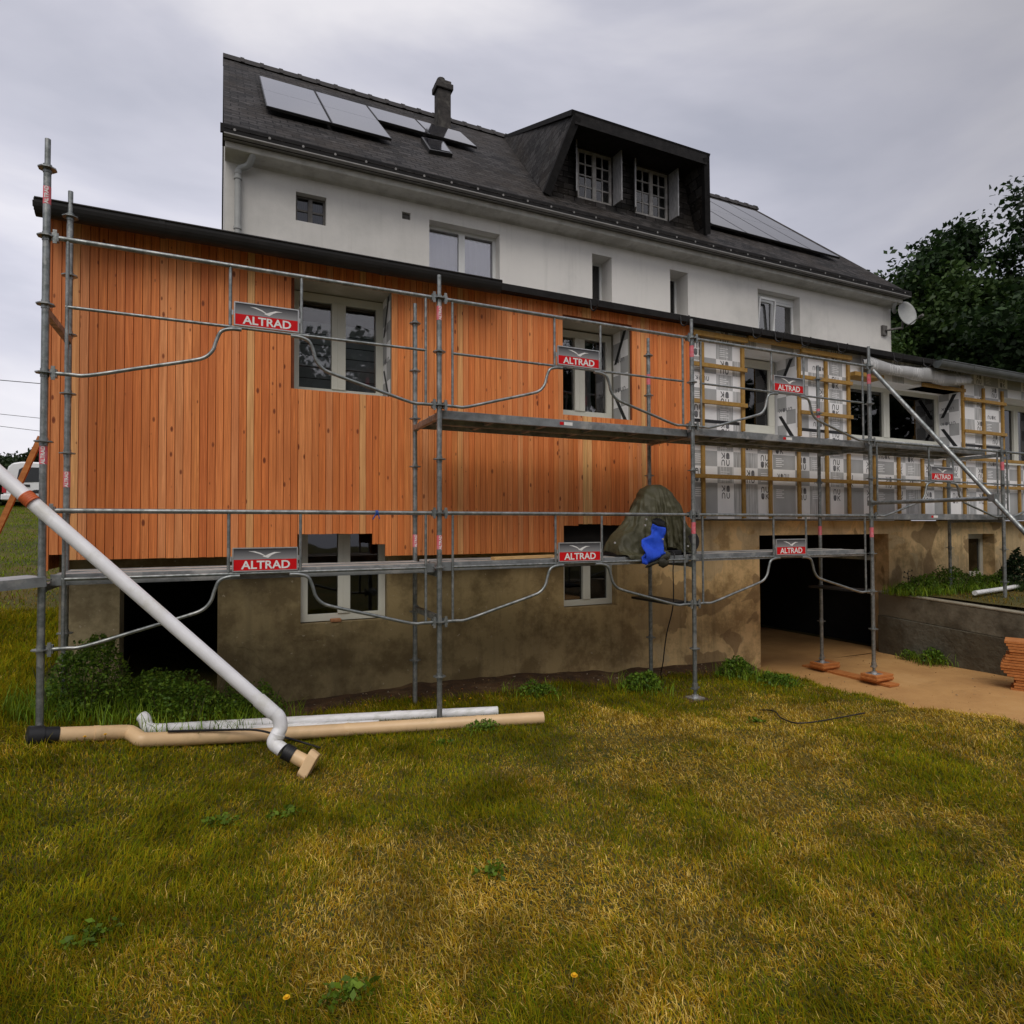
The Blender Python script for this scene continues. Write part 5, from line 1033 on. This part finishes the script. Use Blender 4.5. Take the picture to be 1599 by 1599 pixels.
def rosettes():
    pts = [(148, 1472), (545, 1562), (450, 1275), (770, 1370), (1180, 1130), (345, 1290), (690, 1165)]
    for px, py in pts:
        p = GH(px, py); n = 60+int(50*random.random()); a_ = RNG.random(n)*6.283; q_ = (.09+.04*random.random())*RNG.random(n)**1.1
        x_, y_ = p.x+np.cos(a_)*q_, p.y+np.sin(a_)*q_*.7; P = np.c_[x_, y_, hgt(x_, y_)+.015+.04*RNG.random(n)]
        V, Fq, C = leaves(P, .018+.022*RNG.random(n), pal(n, [(.10, .17, .010), (.13, .20, .014), (.08, .135, .010)]), .9)
        np_mesh('broadleaf_weed', V, Fq, C, 'leaf', **T('small dark green patch of broad leaved weeds in the lawn', 'weeds', 'broad leaved weed patches in the lawn'))
rosettes()
# trees
def tree(label, x, y, z0, H, rad, zc, rz, nb, per, size, cols, trunk=.28, seed=0, group='trees beyond the house', cat='tree', name='broadleaf_tree', blob=.85):
    t = thing(name, label, cat, (x, y, z0), group); r = np.random.default_rng(seed)
    D = r.normal(size=(nb, 3)); D /= np.linalg.norm(D, axis=1)[:, None]; q = r.random(nb)**.42
    Cn = np.c_[x+D[:, 0]*rad*q, y+D[:, 1]*rad*q, zc+D[:, 2]*rz*q]; sc_ = blob*(.6+.8*r.random(nb))
    P = (Cn[:, None, :]+np.clip(r.normal(size=(nb, per, 3)), -1.7, 1.7)*(sc_[:, None, None]*np.array([.55, .55, .36]))).reshape(-1, 3)
    col = pal(len(P), cols)*np.repeat(.75+.5*r.random(nb), per)[:, None]
    V, Fq, C = leaves(P, size*(.6+.8*r.random(len(P))), col, .8); np_mesh('crown', V, Fq, C, 'leaf', t)
    b = MB(); b.tube([(x, y, z0-.2), (x+.08, y, z0+(zc-z0)*.5), (x, y+.1, zc+rz*.3)], [trunk, trunk*.75, trunk*.25], 10)
    for k in range(0, nb, max(1, nb//22)):
        s_ = .25+.5*((k*7) % 10)/10; st_ = Vector((x, y, z0+(zc-z0)*(.5+.5*s_))); e_ = Vector(Cn[k]); b.tube([st_, st_.lerp(e_, .5)+Vector((0, 0, .25)), e_], [trunk*.32, trunk*.18, .02], 6)
    b.build('trunk', 'bark', t)
tree('big dark maple standing highest behind the low roof', 28.0, 6.7, -1., 12, 5.6, 6.5, 5.0, 250, 480, .19, [(.018, .040, .010), (.026, .054, .013), (.012, .028, .008)], .4, 1)
tree('lighter green tree close behind the satellite dish', 24.9, 9.9, -1., 10, 4.5, 5.4, 3.8, 170, 480, .17, [(.042, .080, .016), (.030, .062, .014), (.058, .10, .022)], .3, 2)
tree('low spreading tree showing sky through thin branches above the far gutter', 31., 12., -1., 9, 5., 4.6, 3.6, 90, 380, .19, [(.016, .036, .012), (.024, .05, .014)], .3, 3)
tr = random.Random(9)
for i, (x, y, rr_, hh) in enumerate(((-9.5, 34, 2.6, 3.0), (-6.6, 33, 2.4, 3.2), (-3.8, 32, 2.2, 3.6), (-12.5, 36, 2.8, 3.2))):
    tree(('dark bush behind the white van roof', 'round dark bush between van and timber corner', 'bush with a ragged twig top beside the timber corner', 'dark bush furthest from the building')[i], x, y, .6, hh, rr_, .6+hh*.40, hh*.6, 90, 300, .16, [(.020, .036, .012), (.028, .046, .015)], .12, 20+i, 'bushes behind the van', 'bush', 'bush', .6)
for i, (x, y, k) in enumerate(((-6, -20, 1.), (2.5, -22, 1.15), (9.5, -21, 1.), (17, -21, 1.1), (25, -19, 1.), (34, -15, 1.1))):   # the trees that the windows mirror
    tree('leafy tree behind the viewer mirrored in the window panes', x, y, -1.9, 10*k, 4.4*k, 4.6*k, 4.6*k, 90, 150, .36, [(.014, .028, .009), (.022, .04, .012)], .3, 40+i, 'trees mirrored in the windows')
# ------------------------------------------------------------------ van, prop, wires
vy, vx0 = 21., W(4, 780, 21.).x; vz = hz(-6, 21.)
van = thing('parked_van', 'small white van with a red tail lamp parked up the slope', 'van', (vx0+2, vy+.8, vz))
zb, zt = W(20, 782, 21.).z, W(40, 721, 21.).z; H_ = zt-zb
prof = [(0, .05), (.02, .35), (.03, .55), (.13, .86), (.25, .96), (.5, 1.0), (2.3, 1.0), (2.75, .93), (3.35, .60), (4.05, .5), (4.2, .38), (4.2, .05)]
b = MB(); b.prism([(vx0+a, zb+H_*c) for a, c in prof], 'y', vy, vy+1.75); o = b.build('body', 'van', van, bev=.05)
b = MB(); wz = lambda f: zb+H_*f
b.prism([(vx0+.38, wz(.52)), (vx0+.44, wz(.80)), (vx0+.55, wz(.86)), (vx0+1.28, wz(.86)), (vx0+1.22, wz(.5)), (vx0+.5, wz(.47))], 'y', vy-.012, vy+.01); b.prism([(vx0+1.5, wz(.5)), (vx0+1.5, wz(.86)), (vx0+2.55, wz(.86)), (vx0+3.05, wz(.5))], 'y', vy-.012, vy+.01); b.build('side_window', 'vang', van)
b = MB(); b.box(vx0-.02, vx0+.1, vy-.015, vy+.2, wz(.2), wz(.62)); b.build('tail_lamp', 'tail', van, bev=.01)
b = MB(); b.box(vx0+.22, vx0+.75, vy-.02, vy, wz(.36), wz(.42)); b.build('door_track', 'black', van)
b = MB(); b.box(vx0-.06, vx0+.3, vy-.02, vy+1.7, wz(.02), wz(.16)); b.build('bumper', 'van', van, bev=.03)
for xx in (.95, 3.4):
    for yy in (vy-.02, vy+1.55):
        b = MB(); b.cyl((vx0+xx, yy, zb+.06), (vx0+xx, yy+.2, zb+.06), .33, 24); wh = b.build('wheel', 'tyre', van); b = MB(); b.cyl((vx0+xx, yy-.01, zb+.06), (vx0+xx, yy+.05, zb+.06), .2, 18); b.build('rim', 'alu', wh)
a, c = W(-14, 852, 1.9), W(60, 690, 1.9); b = MB(); b.bar(a+(a-c)*.5, c+Vector((.02, 0, .05)), .05, .045); b.build('timber_prop', 'timber', **T('slanted orange timber prop against the gable end', 'prop'))
for k, ((y0, y1), lab) in enumerate((((593, 598), 'highest overhead wire passing behind the timber corner'), ((646, 652), 'middle overhead wire behind the timber corner'), ((665, 672), 'lowest overhead wire behind the timber corner'))):
    p0, p1 = W(0, y0, 30.), W(57, y1, 30.); d_ = (p1-p0); P = [p0+d_*t for t in np.linspace(-14, 12, 14)]; P = [p_+Vector((0, 0, .004*((i-7)**2-4))) for i, p_ in enumerate(P)]
    b = MB(); b.tube(P, .012 if k else .018, 5); b.build('overhead_wire', 'cable', **T(lab, 'wire', 'overhead wires'))
